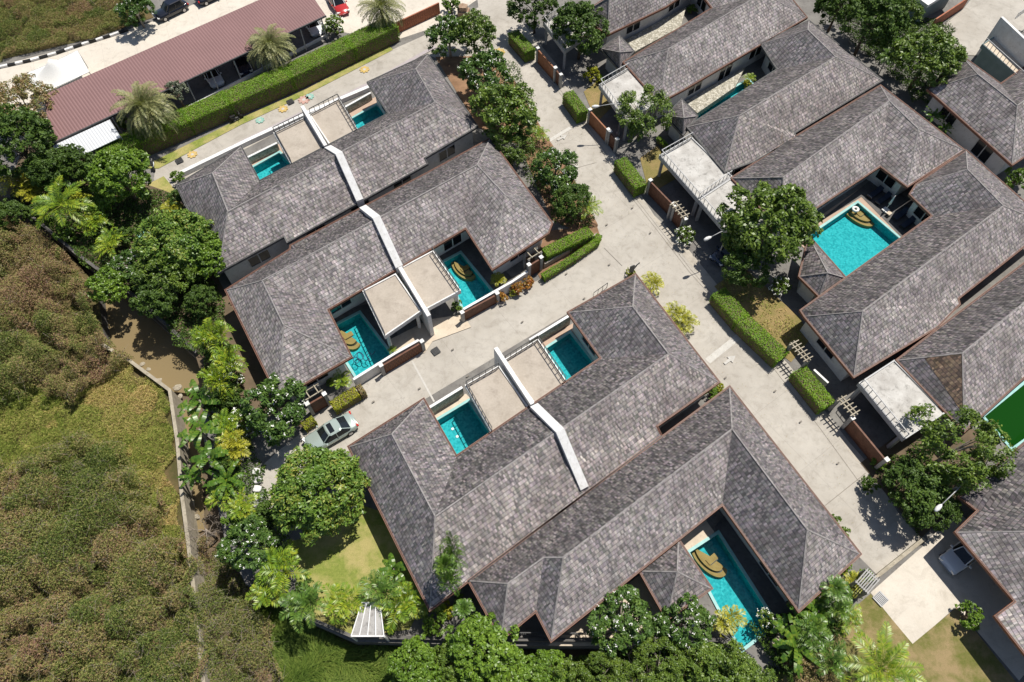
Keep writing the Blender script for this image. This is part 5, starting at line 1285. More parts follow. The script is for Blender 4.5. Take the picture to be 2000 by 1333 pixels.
mb = MB()
for p in wp: mb.tube([(p.x, p.y, 0), (p.x, p.y, p.z - .05)], .05, 'metal_pale', 6)
mb.build('posts', t)
LV[0] += 1
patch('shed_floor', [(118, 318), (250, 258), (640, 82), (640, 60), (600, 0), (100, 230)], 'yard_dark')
# tent: a stretched canopy rising to one point
tc = [P(51, 144, 2.5), P(151, 99, 2.5), P(174, 141, 2.5), P(74, 187, 2.5)]; cen = sum(tc, Vector()) / 4; t = thing('tent', 'white stretched tent canopy with one peak beside the maroon roof', 'tent', (cen.x, cen.y, 0))
mb = MB(); n = 14; V = []
for i in range(n + 1):
    for j in range(n + 1):
        u, v = i / n, j / n; p = tc[0].lerp(tc[1], u).lerp(tc[3].lerp(tc[2], u), v); r = math.hypot(u - .5, v - .5) * 2
        p = Vector((p.x, p.y, 2.5 + 1.9 * max(0, 1 - r / 1.05) ** 1.7 - .10 * math.sin(math.pi * u) * (abs(v - .5) * 2) ** 4)); V.append(p)
mb.add(V, [(i * (n + 1) + j, (i + 1) * (n + 1) + j, (i + 1) * (n + 1) + j + 1, i * (n + 1) + j + 1) for i in range(n) for j in range(n)], 'tent_white'); mb.build('canopy', t, True)
mb = MB()
for p in tc: mb.tube([(p.x, p.y, 0), tuple(p)], .045, 'metal_pale', 6)
for i in range(4): mb.bar(tc[i], tc[(i + 1) % 4], .05, .05, 'white_paint')
mb.build('poles', t)
# striped kerb
kp = [P(x, y, .15) for x, y in [(-60, 148), (0, 131), (60, 118), (110, 104), (160, 87), (215, 70), (250, 58)]]; t = thing('striped_kerb', 'kerb painted in black and white stripes along the weedy corner', 'kerb', tuple(kp[3].xy) + (0,)); mk = {0: MB(), 1: MB()}; k = 0
for a, b in zip(kp[:-1], kp[1:]):
    L = (b - a).length; m = max(1, round(L / .95))
    for i in range(m): mk[k % 2].bar(a.lerp(b, i / m), a.lerp(b, (i + .985) / m), .32, .24, ('white_cap', 'black')[k % 2]); k += 1
mk[0].build('white_stripes', t); mk[1].build('black_stripes', t)
wall('kerb_wall', [(365, 209), (475, 152), (640, 66)], .45, .18, 'white_paint', 'low pale kerb wall between the hedge and the parked cars', 'wall')

# ------------------------------------------------------------------ cars
def make_car(name, label, front, rear, paint, suv=False, z0=0.0, L=4.5, W=1.78, roof_mat=None, sunroof=False):
    f = P(*front); r = P(*rear); c = (f + r) / 2; d = (f - r); rz = math.atan2(d.y, d.x)
    t = thing(name, label, 'car', (c.x, c.y, z0), rz)
    Hh = 1.62 if suv else 1.43; mb = MB(); N = 25; K = 9
    xs = [(-L / 2) + L * i / (N - 1) for i in range(N)]
    def width(x):
        u = abs(x) / (L / 2); return W / 2 * (1 - .06 * u ** 2 - .20 * max(0, u - .80) ** 1.3 / .2 ** 1.3 * .9)
    def deck(x):                        # bonnet, belt line, boot
        u = x / (L / 2)
        return (.93 if suv else .86) - .20 * max(0, (u - .35)) ** 1.2 - (.10 if suv else .07) * max(0, (-u - .6)) - .25 * max(0, abs(u) - .93) / .07
    V = []
    for x in xs:
        w, h = width(x), deck(x); lo = .26 + .12 * max(0, abs(x) / (L / 2) - .85) / .15
        prof = [(-w * .92, lo), (-w, lo + .15), (-w * 1.0, (h + lo) / 2), (-w * .95, h - .07), (-w * .80, h), (0, h + .035), (w * .80, h), (w * .95, h - .07), (w * 1.0, (h + lo) / 2), (w, lo + .15), (w * .92, lo)]
        V += [(x, a, b) for a, b in prof]
    K = 11; F = [(i * K + j, i * K + j + 1, (i + 1) * K + j + 1, (i + 1) * K + j) for i in range(N - 1) for j in range(K - 1)]
    F += [tuple(range(K)), tuple((N - 1) * K + j for j in reversed(range(K)))] + [(i * K, (i + 1) * K, (i + 1) * K + K - 1, i * K + K - 1) for i in range(N - 1)]
    mb.add(V, F, paint); body = mb.build('body', t, True, True)
    # greenhouse
    xb = (-L * .40 if suv else -L * .36, L * .21); xt = (-L * .33 if suv else -L * .20, L * .06); hb = .88 if suv else .82
    def loop(x0, x1, w, z, ins):
        return [(x0, -w * .82, z), (x0 + ins, -w, z), ((x0 + x1) / 2, -w * 1.0, z), (x1 - ins, -w, z), (x1, -w * .80, z), (x1 + .05, 0, z), (x1, w * .80, z), (x1 - ins, w, z), ((x0 + x1) / 2, w, z), (x0 + ins, w, z), (x0, w * .82, z), (x0 - .04, 0, z)]
    A = loop(xb[0], xb[1], W * .46, hb, .25); B = loop(xt[0], xt[1], W * .37, Hh - .04, .18); C_ = loop(xt[0] + .08, xt[1] - .10, W * .30, Hh + .01, .15)
    mb = MB(); n = 12; mb.add(A + B, [(i, (i + 1) % n, (i + 1) % n + n, i + n) for i in range(n)], 'glass_dark'); mb.build('windows', t, False, True)
    rm = roof_mat or paint; mb = MB(); mb.add(B + C_, [(i, (i + 1) % n, (i + 1) % n + n, i + n) for i in range(n)] + [tuple(range(n, 2 * n))], rm)
    for s in (-1, 1):                   # pillars
        for a, b in ((A[4 if s < 0 else 6], B[4 if s < 0 else 6]), (A[0 if s < 0 else 10], B[0 if s < 0 else 10]), (A[2 if s < 0 else 8], B[2 if s < 0 else 8])):
            mb.bar(Vector(a) + Vector((0, s * .01, 0)), Vector(b) + Vector((0, s * .015, .01)), .07, .06, rm)
    mb.build('roof', t, False, True)
    if sunroof:
        mb = MB(); mb.box((xt[1] - .42, 0, Hh + .018), (.42, W * .52, .02), 'glass_dark'); mb.build('sunroof', t, False, True)
    for x in (L * .315, -L * .30):
        for s in (-1, 1):
            mb = MB(); mb.tube([(x, s * (W / 2 - .20), .33), (x, s * (W / 2 + .005), .33)], .33, 'tyre', 18); w = mb.build('wheel', t, False, True)
            mb = MB(); mb.tube([(x, s * (W / 2 - .02), .33), (x, s * (W / 2 + .02), .33)], .20, 'rim', 12); q = mb.build('rim', w, False, True)
    for s in (-1, 1):
        mb = MB(); mb.box((L / 2 - .17, s * W * .35, .66), (.26, .36, .13), 'lamp_glass', -s * .35); mb.build('headlight', t, False, True)
        mb = MB(); mb.box((-L / 2 + .12, s * W * .36, .74), (.16, .34, .14), 'tail_red', s * .25); mb.build('tail_light', t, False, True)
        mb = MB(); mb.box((L * .155, s * (W / 2 + .07), .92), (.12, .20, .13), paint); mb.build('mirror', t, False, True)
    return t
make_car('parked_car', 'pale silver green sedan with dark sunroof partly under the mango tree', (600, 879), (697, 823), 'paint_silver', L=4.7, W=1.85, sunroof=True)
make_car('parked_car', 'whole black hatchback parked on the upper left parking road', (301, 45), (373, 10), 'paint_black', True, L=4.4)
make_car('parked_car', 'black car cut off by the top edge, right of the whole black one', (441, -14), (391, 9), 'paint_black', L=4.4)
make_car('parked_car', 'red car with a white roof at the right end of the maroon roof', (681, 45), (643, -16), 'paint_red', L=4.5, roof_mat='paint_white')
make_car('parked_car', 'white car with its nose out from under the maroon roof', (434, 182), (402, 128), 'paint_white', L=4.3)
make_car('parked_car', 'white car in deep shade under the right end of the maroon roof', (628, 84), (600, 30), 'paint_white', L=4.2)
make_car('parked_car', 'dark car under the middle of the maroon roof, right of the white car', (489, 158), (460, 105), 'paint_navy', L=4.3)
make_car('parked_car', 'white hatchback in the shade of the bottom right villa', (1836, 1113), (1916, 1057), 'paint_white', L=4.2, W=1.75)
make_car('parked_car', 'dark blue car in the shade below the lower of the paired carports', (1392, 520), (1445, 475), 'paint_navy', True, L=4.1, W=1.7)

# ------------------------------------------------------------------ gates, walls, pergolas
def gate(label, a, b, h, mat='wood_gate', boards=True, posts=True, pm='grey_render', diag=False, name='gate', cat='gate', th=.10):
    A = P(*a, h); B = P(*b, h); A.z = B.z = 0; d = (B - A).normalized(); L = (B - A).length; t = thing(name, label, cat, tuple((A + B) / 2)); up = Vector((0, 0, h)); s = Vector((-d.y, d.x, 0))
    mb = MB(); mb.bar(A + up * .52, B + up * .52, th, h * .92, mat)
    if boards:
        n = int(L / .22)
        for i in range(1, n): p = A.lerp(B, i / n); mb.box((p.x, p.y, h * .52), (.03, th + .03, h * .9), mat, math.atan2(d.y, d.x))
    mb.build('panel', t)
    mb = MB(); mb.bar(A + up, B + up, th + .06, .08, mat); mb.bar(A + up * .06, B + up * .06, th + .06, .08, mat)
    for p in (A + d * .04, B - d * .04): mb.bar(p + up * .02, p + up * .98, .08, th + .05, mat)
    if diag:
        n = int(L / .28)
        for i in range(n):
            p, q = A.lerp(B, i / n), A.lerp(B, min(1, (i + 1.4) / n))
            for k in (-1, 1):
                o = s * k * (th / 2 + .02); mb.bar(p + o + up * .1, q + o + up * .95, .02, .035, 'wood_gate_pale'); mb.bar(p + o + up * .95, q + o + up * .1, .02, .035, 'wood_gate_pale')
    mb.build('frame', t)
    if posts:
        for p in (A - d * .18, B + d * .18):
            mb = MB(); mb.box((p.x, p.y, (h + .2) / 2), (.30, .30, h + .2), pm, math.atan2(d.y, d.x)); mb.box((p.x, p.y, h + .24), (.38, .38, .08), 'white_paint', math.atan2(d.y, d.x)); mb.build('post', t)
    return t
gate('wide brown sliding gate below the hose pool, with lattice front', (748, 714), (821, 671), 1.5, diag=True)
gate('wide brown gate between the cul-de-sac and the fan step pool', (906, 611), (968, 577), 1.4)
gate('narrow brown wooden door left of the yellow clipped hedge', (605, 789), (631, 774), 1.9)
gate('narrow brown wooden door beside the two tiered corner hedge', (1036, 518), (1054, 507), 1.9)
gate('brown gate below the topmost carport roof', (1052, 99), (1083, 134), 1.8, 'wood_gate_pale')
gate('brown gate below the carport with the round street tree', (1154, 219), (1186, 254), 1.8, 'wood_gate_pale')
gate('brown gate beside the pergola with four slats', (1272, 357), (1313, 399), 1.8, 'wood_gate')
gate('long dark red gate below the stained carport roof', (1666, 822), (1727, 896), 1.8, 'wood_gate')
gate('narrow brown door under the uppermost pergola on the street', (1320, 409), (1336, 428), 1.9)
gate('small brown door at the end of the gate near the topmost carport', (1086, 137), (1094, 147), 1.7)
gate('small brown door at the end of the gate by the round street tree', (1193, 262), (1203, 273), 1.7)
gate('orange brown lattice fence panel at the top beside the long hedge', (769, 47), (857, 6), 1.5, 'terracotta', False, False, diag=True, name='lattice_fence', cat='fence')
gate('dark red panel gate at the top right behind the trees', (1828, 38), (1893, -5), 1.5, 'terracotta', False, False, name='panel_gate')
wall('garden_wall', [(690, 742), (770, 692), (818, 665)], 1.35, .20, 'white_paint', 'low white wall between the hose pool and the cul-de-sac', 'wall', cap='white_cap')
wall('garden_wall', [(905, 605), (1000, 551), (1030, 531)], 1.35, .20, 'white_paint', 'low white wall between the fan step pool and the croton shrubs', 'wall', cap='white_cap')
wall('garden_wall', [(352, 337), (480, 275), (590, 224), (722, 168)], .55, .45, 'white_cap', 'long white wall between the painted lane and the top left villa', 'wall')
for pts, h, lab in [([(672, 211), (724, 182)], 1.0, 'stone faced wall above the upper right pool of the top left villa'), ([(482, 309), (541, 280)], 1.0, 'stone faced wall above the left pool of the top left villa'),
                    ([(838, 797), (903, 757)], 1.5, 'stone faced wall between the cul-de-sac and the pool with two lights'), ([(1034, 665), (1114, 616)], 1.5, 'stone faced wall beside the upper right terrace of the third villa'),
]:
    wall('stone_wall', pts, h, .2 if h < 1.8 else .45, 'ledge_stone', lab, 'wall', cap='white_cap' if h < 1.8 else None)
for qd, lab in [([(1222, 78), (1340, 14), (1330, 52), (1240, 101)], 'pale stone faced ledge below the topmost villa eave'), ([(1338, 198), (1455, 132), (1436, 170), (1362, 221)], 'pale stone faced ledge above the narrow teal pool')]:
    mb = MB(); mb.prism(Q(qd, .7), 0, .7, 'ledge_stone'); tag(mb.build('stone_ledge'), lab, 'ledge')
wall('boundary_wall', [(480, 1136), (600, 1206), (690, 1244), (1010, 1249), (1245, 1251), (1405, 1250), (1474, 1296)], .5, .25, 'retaining', 'dark boundary wall running along the bottom of the gardens', 'wall')
wall('boundary_wall', [(10, 378), (150, 496), (262, 577), (384, 688)], .6, .30, 'retaining', 'dark boundary wall above the canal on the left', 'wall')
wall('driveway_wall', [(1716, 1124), (1806, 1052)], .55, .28, 'coping_old', 'low wall between the lower street and the pale driveway', 'wall')
wall('driveway_wall', [(1690, 1146), (1716, 1124)], .9, .2, 'coping_old', 'short wall beside the slatted gate roof', 'wall')
wall('garden_wall', [(1590, 1180), (1622, 1155)], 1.1, .3, 'coping_old', 'short pale wall among the palms at the bottom corner of the bottom villa', 'wall')
wall('garden_wall', [(1510, 1258), (1552, 1222)], 1.1, .35, 'coping_old', 'short pale wall below the end of the lap pool', 'wall')
wall('planter_wall', [(1064, 515), (1166, 456)], .7, .16, 'terrace_beige', 'thin pale planter wall between the two hedge tiers', 'wall')
wall('house_wall', [(1945, 1225), (2010, 1330), (2040, 1380)], 2.2, .3, 'white_paint', 'white wall under the eave of the bottom right villa', 'wall') if False else None
wall('boundary_wall', [(1590, 722), (1618, 748)], 1.2, .2, 'white_paint', 'thin white wall above the hedge between the pergola gates', 'wall')
def fence_rail(label, a, b, z0, h):
    A = P(*a, z0 + h); B = P(*b, z0 + h); t = thing('railing_fence', label, 'fence', (*((A + B) / 2).xy, z0)); railing(t, A.xy, B.xy, z0, h, 'metal_dark', .16); return t
fence_rail('dark baluster railing along the bottom boundary wall', (1012, 1236), (1250, 1238), .5, .8)
fence_rail('dark baluster railing slanting below the end of the lap pool', (1410, 1238), (1474, 1284), .5, .8)
def pergola(label, a, b, w, ns, h=2.25, mat='coping_old', slat=1.1, posts=True):
    A = P(*a, h); B = P(*b, h); d = (B - A); d.z = 0; L = d.length; d.normalize(); s = Vector((-d.y, d.x, 0)); t = thing('pergola', label, 'pergola', (*((A + B) / 2).xy, 0)); mb = MB()
    for k in (-1, 1): mb.bar(A + s * k * w / 2, B + s * k * w / 2, .09, .14, mat)
    mb.build('beams', t)
    for i in range(ns):
        p = A.lerp(B, (i + .5) / ns) + Vector((0, 0, .12)); m2 = MB(); m2.bar(p - s * slat / 2, p + s * slat / 2, .09, .10, mat); m2.build('slat', t)
    if posts:
        for p in (A, B):
            for k in (-1, 1):
                q = p + s * k * w / 2 + (d * .1 if p is A else -d * .1); m2 = MB(); m2.box((q.x, q.y, (h - .08) / 2), (.20, .20, h - .08), 'grey_render', math.atan2(d.y, d.x)); m2.build('post', t)
    return t
pergola('weathered wooden pergola with slats over the uppermost street door', (1314, 396), (1340, 426), .45, 5, mat='coping_old')
pergola('white slatted pergola at the end of the long street hedge', (1547, 668), (1580, 706), .35, 6)
pergola('white slatted pergola over the door next to the long dark red gate', (1640, 776), (1672, 812), .35, 5)
pergola('pale two beam pergola over the brown door left of the yellow hedge', (593, 776), (626, 756), .75, 2, slat=1.0)
pergola('pale two beam pergola over the brown door by the corner hedge', (1027, 503), (1054, 487), .7, 2, slat=1.0)
pergola('dark slatted gate roof at the right corner of the bottom villa', (1680, 1124), (1706, 1148), 1.3, 7, mat='grey_render', slat=1.6)
# glazed pergola on the bottom wall
q4 = [P(x, y, 2.3) for x, y in [(686, 1243), (750, 1243), (742, 1178), (707, 1178)]]; c = sum(q4, Vector()) / 4; t = thing('glazed_pergola', 'white framed pergola with grey glass on the bottom garden wall', 'pergola', (c.x, c.y, 0)); mb = MB()
for i in range(5): mb.bar(q4[0].lerp(q4[1], i / 4), q4[3].lerp(q4[2], i / 4), .08, .10, 'white_cap')
mb.bar(q4[0], q4[1], .10, .12, 'white_cap'); mb.bar(q4[3], q4[2], .10, .12, 'white_cap')
for p in q4: mb.box((p.x, p.y, 1.1), (.12, .12, 2.2), 'white_cap')
mb.build('frame', t); mb = MB(); mb.add([p - Vector((0, 0, .09)) for p in q4], [(0, 1, 2, 3)], 'grey_render'); mb.build('roof_panes', t)

# ------------------------------------------------------------------ street furniture and small things
def lamp(label, head, pole, h=4.4):
    Hd = P(*head, h - .1); T_ = P(*pole, h); t = thing('street_lamp', label, 'street lamp', (T_.x, T_.y, 0), 0, 'street lamps')
    mb = MB(); mb.tube([(T_.x, T_.y, 0), (T_.x, T_.y, h * .5), (T_.x, T_.y, h)], [.10, .075, .06], 'metal_pale', 10); mb.box((T_.x, T_.y, .12), (.4, .4, .24), 'grey_render'); mb.build('pole', t, True)
    mb = MB(); m_ = (T_ + Hd) / 2 + Vector((0, 0, .12)); mb.tube([tuple(T_), tuple(m_), tuple(Hd)], [.045, .04, .035], 'metal_pale', 8); mb.build('arm', t, True)
    d = (Hd - T_).normalized(); mb = MB(); mb.tube([tuple(Hd - d * .15), tuple(Hd + d * .05), tuple(Hd + d * .35), tuple(Hd + d * .62), tuple(Hd + d * .70)], [.05, .15, .19, .13, .03], 'white_cap', 12); mb.build('lamp_head', t, True); return t
lamp('street lamp reaching over the hedge beside the round street tree', (1168, 208), (1217, 203))
lamp('street lamp with white head beside the dark blue car', (1387, 464), (1425, 447))
lamp('street lamp with white head at the lower end of the street', (1837, 988), (1882, 944))
# sign at the corner of the third villa
b = P(1233, 541); t = thing('street_sign', 'brown board sign on a post at the corner of the third villa', 'sign', tuple(b)); mb = MB(); mb.tube([tuple(b), (b.x, b.y, 1.7)], .05, 'metal_dark', 8); mb.build('post', t)
a1 = math.atan2(D1.y, D1.x); mb = MB(); v = [b + D2 * -.02 - D1 * .45 + Vector((0, 0, 1.0)), b + D1 * .12 + Vector((0, 0, .9)), b + D1 * .05 + Vector((0, 0, 1.95)), b - D1 * .50 + Vector((0, 0, 2.1))]; s = D2 * .05
mb.add([p + s for p in v] + [p - s for p in v], [(0, 1, 2, 3), (7, 6, 5, 4), (0, 4, 5, 1), (1, 5, 6, 2), (2, 6, 7, 3), (3, 7, 4, 0)], 'metal_dark'); mb.build('board', t)
mb = MB(); mb.bar(b + Vector((0, 0, 1.5)), b + D1 * .75 + Vector((0, 0, 1.75)), .06, .16, 'metal_dark'); mb.bar(b + Vector((0, 0, 1.1)), b + D1 * .55 - D2 * .1 + Vector((0, 0, 1.3)), .06, .12, 'metal_dark'); mb.build('arm_board', t)
A = P(1160, 572, .8); B = P(1187, 553, .8); t = thing('hand_rail', 'low dark metal rail along the upper left eave of the third villa', 'rail', (*((A + B) / 2).xy, 0)); mb = MB(); mb.tube([(A.x, A.y, 0), tuple(A), tuple(B), (B.x, B.y, 0)], .035, 'metal_dark', 8)
for f in (.33, .66): p = A.lerp(B, f); mb.tube([(p.x, p.y, 0), tuple(p)], .025, 'metal_dark', 6)
o = mb.build('rail_tube', t)
def grate(x, y, w, label, mat='metal_dark', n=8):
    c = P(x, y, .13); t = thing('drain_grate', label, 'drain', (c.x, c.y, .10), math.atan2(D1.y, D1.x)); mb = MB(); mb.box((0, 0, .012), (w, w, .02), 'black'); mb.build('pit', t, False, True); mb = MB()
    for k in range(n): mb.box(((k + .5) / n * w - w / 2, 0, .035), (w / n * .55, w * .9, .03), mat)
    for k in (-1, 1): mb.box((k * w / 2, 0, .035), (.04, w, .04), mat); mb.box((0, k * w / 2, .035), (w, .04, .041), mat)
    mb.build('bars', t, False, True); return t
grate(851, 686, .68, 'square drain cover on the cul-de-sac beside the wide brown sliding gate')
grate(567, 199, .72, 'square drain cover on the painted lane beside the pink flower')
grate(350, 314, .72, 'square drain cover at the left end of the painted lane')
grate(1720, 1170, .85, 'square drain grate with pale bars on the driveway edge', 'metal_pale', 7)
for i, (x, y) in enumerate([(1185, 439), (1270, 455), (1190, 517), (1106, 535), (1141, 583), (1020, 629), (884, 683), (819, 759), (729, 785), (1514, 764), (1564, 824), (1637, 905), (1417, 738), (913, 735), (1235, 406)]):
    c = P(x, y, .13); mb = MB(); mb.box((c.x, c.y, .125), (.26, .13, .03), 'joint_dark', a1); o = mb.build('gully'); tag(o, 'small dark gully cover set in the road', None, None, 'structure')
# sacks
rng = np.random.default_rng(8); t0 = None
for k, (x, y, z, lab) in enumerate([(500, 921, .2, 'white sack at the top end of the row beside the mango tree'), (504, 938, .2, 'second white sack from the top of the row'), (502, 955, .2, 'middle white sack of the row'), (506, 972, .2, 'white sack second from the bottom of the row'), (502, 985, .2, 'white sack at the bottom end of the row')]):
    c = P(x, y, z); mb = MB(); V = []; a0 = rng.uniform(-.3, .3)
    for i in range(9):
        for j in range(12):
            u = -math.pi / 2 + math.pi * i / 8; v = 2 * math.pi * j / 12; q = lambda s: math.copysign(abs(s) ** .55, s)
            xx, yy, zz = q(math.cos(u)) * q(math.cos(v)) * .36, q(math.cos(u)) * q(math.sin(v)) * .30, q(math.sin(u)) * .13; w = 1 + .10 * math.sin(5 * xx + 3 * k) * math.cos(7 * yy); V.append((c.x + (xx * math.cos(a0) - yy * math.sin(a0)) * w, c.y + (xx * math.sin(a0) + yy * math.cos(a0)) * w, c.z + zz * w))
    mb.add(V, [(i * 12 + j, i * 12 + (j + 1) % 12, (i + 1) * 12 + (j + 1) % 12, (i + 1) * 12 + j) for i in range(8) for j in range(12)], 'sack'); tag(mb.build('sack', None, True), lab, 'sack', 'white sacks stacked by the canal plants')
# mint dome
c = P(284, 458, 1.2); mb = MB(); V = []
for i in range(9):
    for j in range(20): u = math.pi / 2 * i / 8; v = 2 * math.pi * j / 20; V.append((c.x + math.cos(u) * math.cos(v) * .95, c.y + math.cos(u) * math.sin(v) * .95, .9 + math.sin(u) * .6))
for j in range(20): v = 2 * math.pi * j / 20; V.append((c.x + math.cos(v) * .95, c.y + math.sin(v) * .95, 0))
mb.add(V, [(i * 20 + j, i * 20 + (j + 1) % 20, (i + 1) * 20 + (j + 1) % 20, (i + 1) * 20 + j) for i in range(8) for j in range(20)] + [(180 + j, 180 + (j + 1) % 20, (j + 1) % 20, j) for j in range(20)], 'mint'); tag(mb.build('water_tank', None, True), 'mint green domed tank behind the dense olive green tree', 'tank')
# stone block at the top
c = P(905, 22, .8); t = thing('stone_planter', 'brown stone block planter at the top of the street', 'planter', (c.x, c.y, 0)); mb = MB(); mb.prism([(c.x + dx, c.y + dy) for dx, dy in ((-.7, -.5), (.6, -.6), (.8, .5), (-.2, .9), (-.8, .4))], 0, .9, 'stone_brown'); mb.build('block', t); mb = MB(); mb.prism([(c.x + dx * .7, c.y + dy * .7) for dx, dy in ((-.7, -.5), (.6, -.6), (.8, .5), (-.2, .9), (-.8, .4))], .9, 1.5, 'stone_brown'); mb.build('upper_block', t)
# rocks in the canal
rk = None
for k, (x, y, r) in enumerate([(347, 758, .45), (352, 775, .3), (357, 800, .25), (362, 880, .35), (368, 910, .4), (380, 940, .3), (372, 985, .5), (384, 1010, .3), (310, 745, .35), (290, 722, .25), (278, 712, .3), (364, 850, .25)]):
    if rk is None:
        mb = MB(); V = []; rng = np.random.default_rng(4)
        for i in range(7):
            for j in range(10): u = -math.pi / 2 + math.pi * i / 6; v = 2 * math.pi * j / 10; w = rng.uniform(.8, 1.15); V.append((math.cos(u) * math.cos(v) * w, math.cos(u) * math.sin(v) * w, math.sin(u) * .7 * w))
        mb.add(V, [(i * 10 + j, i * 10 + (j + 1) % 10, (i + 1) * 10 + (j + 1) % 10, (i + 1) * 10 + j) for i in range(6) for j in range(10)], 'coping_old'); rk = mb.build('rock'); o = rk
    else: o = rk.copy(); COL.objects.link(o)
    o.location = P(x, y, -1.9); o.scale = (r, r * .8, r * .8); o.rotation_euler = (0, 0, k * 1.3); tag(o, 'pale grey rock lying in the muddy canal bed', 'rock', 'rocks in the canal bed')
# hose in the second villa's pool
pts = [(733, 686), (727, 693), (721, 689), (716, 697), (722, 702), (712, 704), (706, 692), (699, 690), (698, 700), (706, 703), (710, 695), (702, 688), (694, 694), (690, 704), (697, 710), (702, 702), (694, 698), (688, 700)]
hp = [P(x, y, -.12) for x, y in pts]; sm = []
for i in range(len(hp) - 1):
    p0, p1, p2, p3 = hp[max(i - 1, 0)], hp[i], hp[i + 1], hp[min(i + 2, len(hp) - 1)]
    for k in range(5): u = k / 5; sm.append(tuple(.5 * ((2 * p1) + (p2 - p0) * u + (2 * p0 - 5 * p1 + 4 * p2 - p3) * u * u + (3 * p1 - p0 - 3 * p2 + p3) * u ** 3)))
mb = MB(); mb.tube(sm, .035, 'hose_navy', 6); tag(mb.build('pool_hose', None, True), 'dark hose looping on the water of the second villa pool', 'hose')
# swim rings
def ring(x, y, R_, r, mat, label):
    c = P(x, y, -.02); mb = MB(); V = []
    for i in range(24):
        for j in range(10): a = 2 * math.pi * i / 24; b_ = 2 * math.pi * j / 10; V.append((c.x + (R_ + r * math.cos(b_)) * math.cos(a), c.y + (R_ + r * math.cos(b_)) * math.sin(a), c.z + r * math.sin(b_)))
    mb.add(V, [(i * 10 + j, ((i + 1) % 24) * 10 + j, ((i + 1) % 24) * 10 + (j + 1) % 10, i * 10 + (j + 1) % 10) for i in range(24) for j in range(10)], mat); tag(mb.build('swim_ring', None, True), label, 'swim ring')
ring(1671, 409, .27, .13, 'cushion_white', 'white swim ring floating at the corner of the big square pool')
ring(1664, 399, .16, .09, 'coping_aqua', 'small pale swim ring beside the white one')
# loungers on the shaded deck
def lounger(x, y, label, proto=[None]):
    if proto[0] is None:
        t = thing('sun_lounger', label, 'sun lounger'); mb = MB(); mb.box((0, 0, .22), (1.9, .62, .10), 'wicker')
        for a in (-.85, .85):
            for b_ in (-.26, .26): mb.box((a, b_, .09), (.07, .07, .18), 'wicker')
        mb.build('frame', t, False, True); mb = MB(); mb.box((-.25, 0, .31), (1.3, .54, .08), 'cushion_navy'); mb.bar((.40, 0, .31), (.95, 0, .62), .54, .08, 'cushion_navy'); mb.build('cushion', t, False, True); proto[0] = t
    else: t = copy_tree(proto[0])
    c = P(x, y); t.location = (c.x, c.y, .125); t.rotation_euler = (0, 0, a1 + .0); tag(t, label, 'sun lounger', 'dark sun loungers beside the big square pool')
lounger(1706, 382, 'dark sun lounger nearest the upper corner of the big square pool')
lounger(1722, 394, 'dark sun lounger left of the white parasol base')
lounger(1755, 424, 'dark sun lounger right of the white parasol base')
lounger(1770, 440, 'dark sun lounger nearest the lower villa roof')
c = P(1728, 413); t = thing('parasol', 'closed white parasol on a square base by the big square pool', 'parasol', tuple(c)); mb = MB(); mb.box((c.x, c.y, .20), (.62, .62, .14), 'cushion_white', a1); mb.build('base', t); mb = MB(); mb.tube([(c.x, c.y, .2), (c.x, c.y, 2.3)], .035, 'white_cap', 8); mb.build('pole', t); mb = MB(); mb.tube([(c.x, c.y, 1.2), (c.x, c.y, 1.5), (c.x, c.y, 2.1), (c.x, c.y, 2.45)], [.14, .11, .07, .02], 'cushion_white', 10); mb.build('canopy', t, True)
c = P(1733, 422); t = thing('side_table', 'small pale side table next to the parasol base', 'table', tuple(c)); mb = MB(); mb.box((c.x, c.y, .45), (.5, .42, .05), 'deck_cream', a1); mb.build('table_top', t)
for dx in (-.18, .18):
    for dy in (-.15, .15): p = c + D1 * dx + D2 * dy; mb = MB(); mb.box((p.x, p.y, .28), (.05, .05, .30), 'deck_cream', a1); mb.build('leg', t)
# pool lights
for (x, y) in ((884, 838), (893, 853)):
    c = P(x, y, -.9); mb = MB(); mb.tube([(c.x, c.y, -.94), (c.x, c.y, -.89)], .13, 'cushion_white', 14); o = mb.build('pool_light'); tag(o, 'round white light on the floor of the walled pool', 'pool light', 'lights on the floor of the walled pool')
# cart with seats on the lane, scooter at the lane end
def wheel(mb, c, r, ax): mb.tube([tuple(c - ax * .05), tuple(c + ax * .05)], r, 'tyre', 14)
c = P(650, 133); t = thing('food_cart', 'small cart with two white boxes and a pale table top beside the long hedge', 'cart', tuple(c)); ax = D1; ay = -D2
mb = MB(); mb.box((c.x, c.y, .42), (1.7, .95, .10), 'metal_dark', a1)
for k in (-1, 1):
    for j in (-1, 1): p = c + ax * k * .75 + ay * j * .4; mb.box((p.x, p.y, .62), (.06, .06, .5), 'metal_dark', a1)
mb.build('frame', t)
for k in (-.35, .25): p = c + ax * k + ay * .35; mb = MB(); mb.box((p.x, p.y, .72), (.42, .46, .40), 'cushion_white', a1); mb.build('box', t)
p = c - ay * .15 + ax * .1; mb = MB(); mb.box((p.x, p.y, .86), (1.35, .40, .05), 'metal_pale', a1); mb.build('table_top', t)
for k in (-1, 1): mb = MB(); wheel(mb, c + ax * k * .6 - ay * .45 + Vector((0, 0, .28)), .28, ay); mb.build('wheel', t)
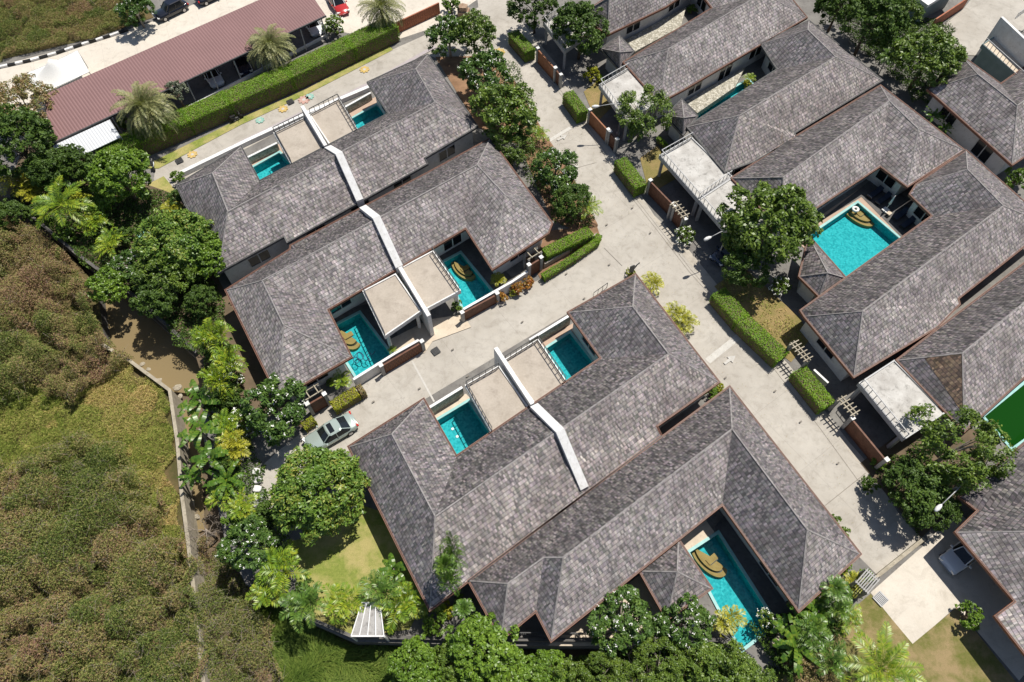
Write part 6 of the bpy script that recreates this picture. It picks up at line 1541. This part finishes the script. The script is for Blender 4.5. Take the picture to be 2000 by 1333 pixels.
p = c + ay * .75 + ax * .35; mb = MB(); mb.box((p.x, p.y, 1.75), (.75, .28, .10), 'chair_red', a1); mb.bar(Vector((p.x, p.y, .4)), Vector((p.x, p.y, 1.7)), .05, .05, 'metal_dark'); mb.build('red_rack', t)
def scooter(x, y, rz, mat, label):
    c = P(x, y); t = thing('scooter', label, 'scooter', tuple(c), rz); mb = MB(); mb.tube([(-.62, 0, .62), (-.3, 0, .6), (-.05, 0, .38), (.30, 0, .36), (.48, 0, .75)], [.10, .16, .12, .12, .09], mat, 8); mb.build('body', t, True, True)
    mb = MB(); mb.box((-.30, 0, .78), (.62, .26, .09), 'black'); mb.build('seat', t, False, True)
    for k in (-.62, .62): mb = MB(); mb.tube([(k, -.05, .25), (k, .05, .25)], .25, 'tyre', 14); mb.build('wheel', t, False, True)
    mb = MB(); mb.tube([(.5, -.33, 1.0), (.52, 0, .98), (.5, .33, 1.0)], .022, 'metal_dark', 6); mb.tube([(.52, 0, .98), (.62, 0, .25)], .03, 'metal_dark', 6); mb.build('handlebar', t, False, True)
scooter(302, 326, 1.9, 'paint_white', 'small white and black scooter at the left end of the painted lane')
scooter(463, 236, .6, 'metal_dark', 'dark scooter standing against the front of the long hedge')

def dead_tree(x, y, label):
    c = P(x, y, 0) ; t = thing('dead_tree', label, 'tree', (c.x, c.y, -2.2)); rng = np.random.default_rng(31); mb = MB(); mb.tube([(0, 0, 0), (.1, 0, 1.4), (0, .1, 2.6)], [.14, .11, .08], 'twig', 7); mb.build('trunk', t, True, True); mb = MB()
    def grow(p, d, L, r, n):
        q = p + d * L; mb.tube([tuple(p), tuple((p + q) / 2 + rng.normal(size=3) * .06), tuple(q)], [r, r * .75, r * .5], 'twig', 5, False)
        if n:
            for _ in range(3): grow(q, unit(d + rng.normal(size=3) * .55 + np.array([0, 0, .1])), L * .68, r * .5, n - 1)
    for k in range(6): a = k * 1.05; grow(np.array([0, .05, 1.6 + k * .18]), unit(np.array([math.cos(a), math.sin(a), .7])), .9, .05, 3)
    mb.build('branches', t, False, True)
dead_tree(1238, 1300, 'bare grey dead tree below the white flowering frangipani at the bottom')
dead_tree(405, 1040, 'bare leafless bush at the lower end of the muddy channel')
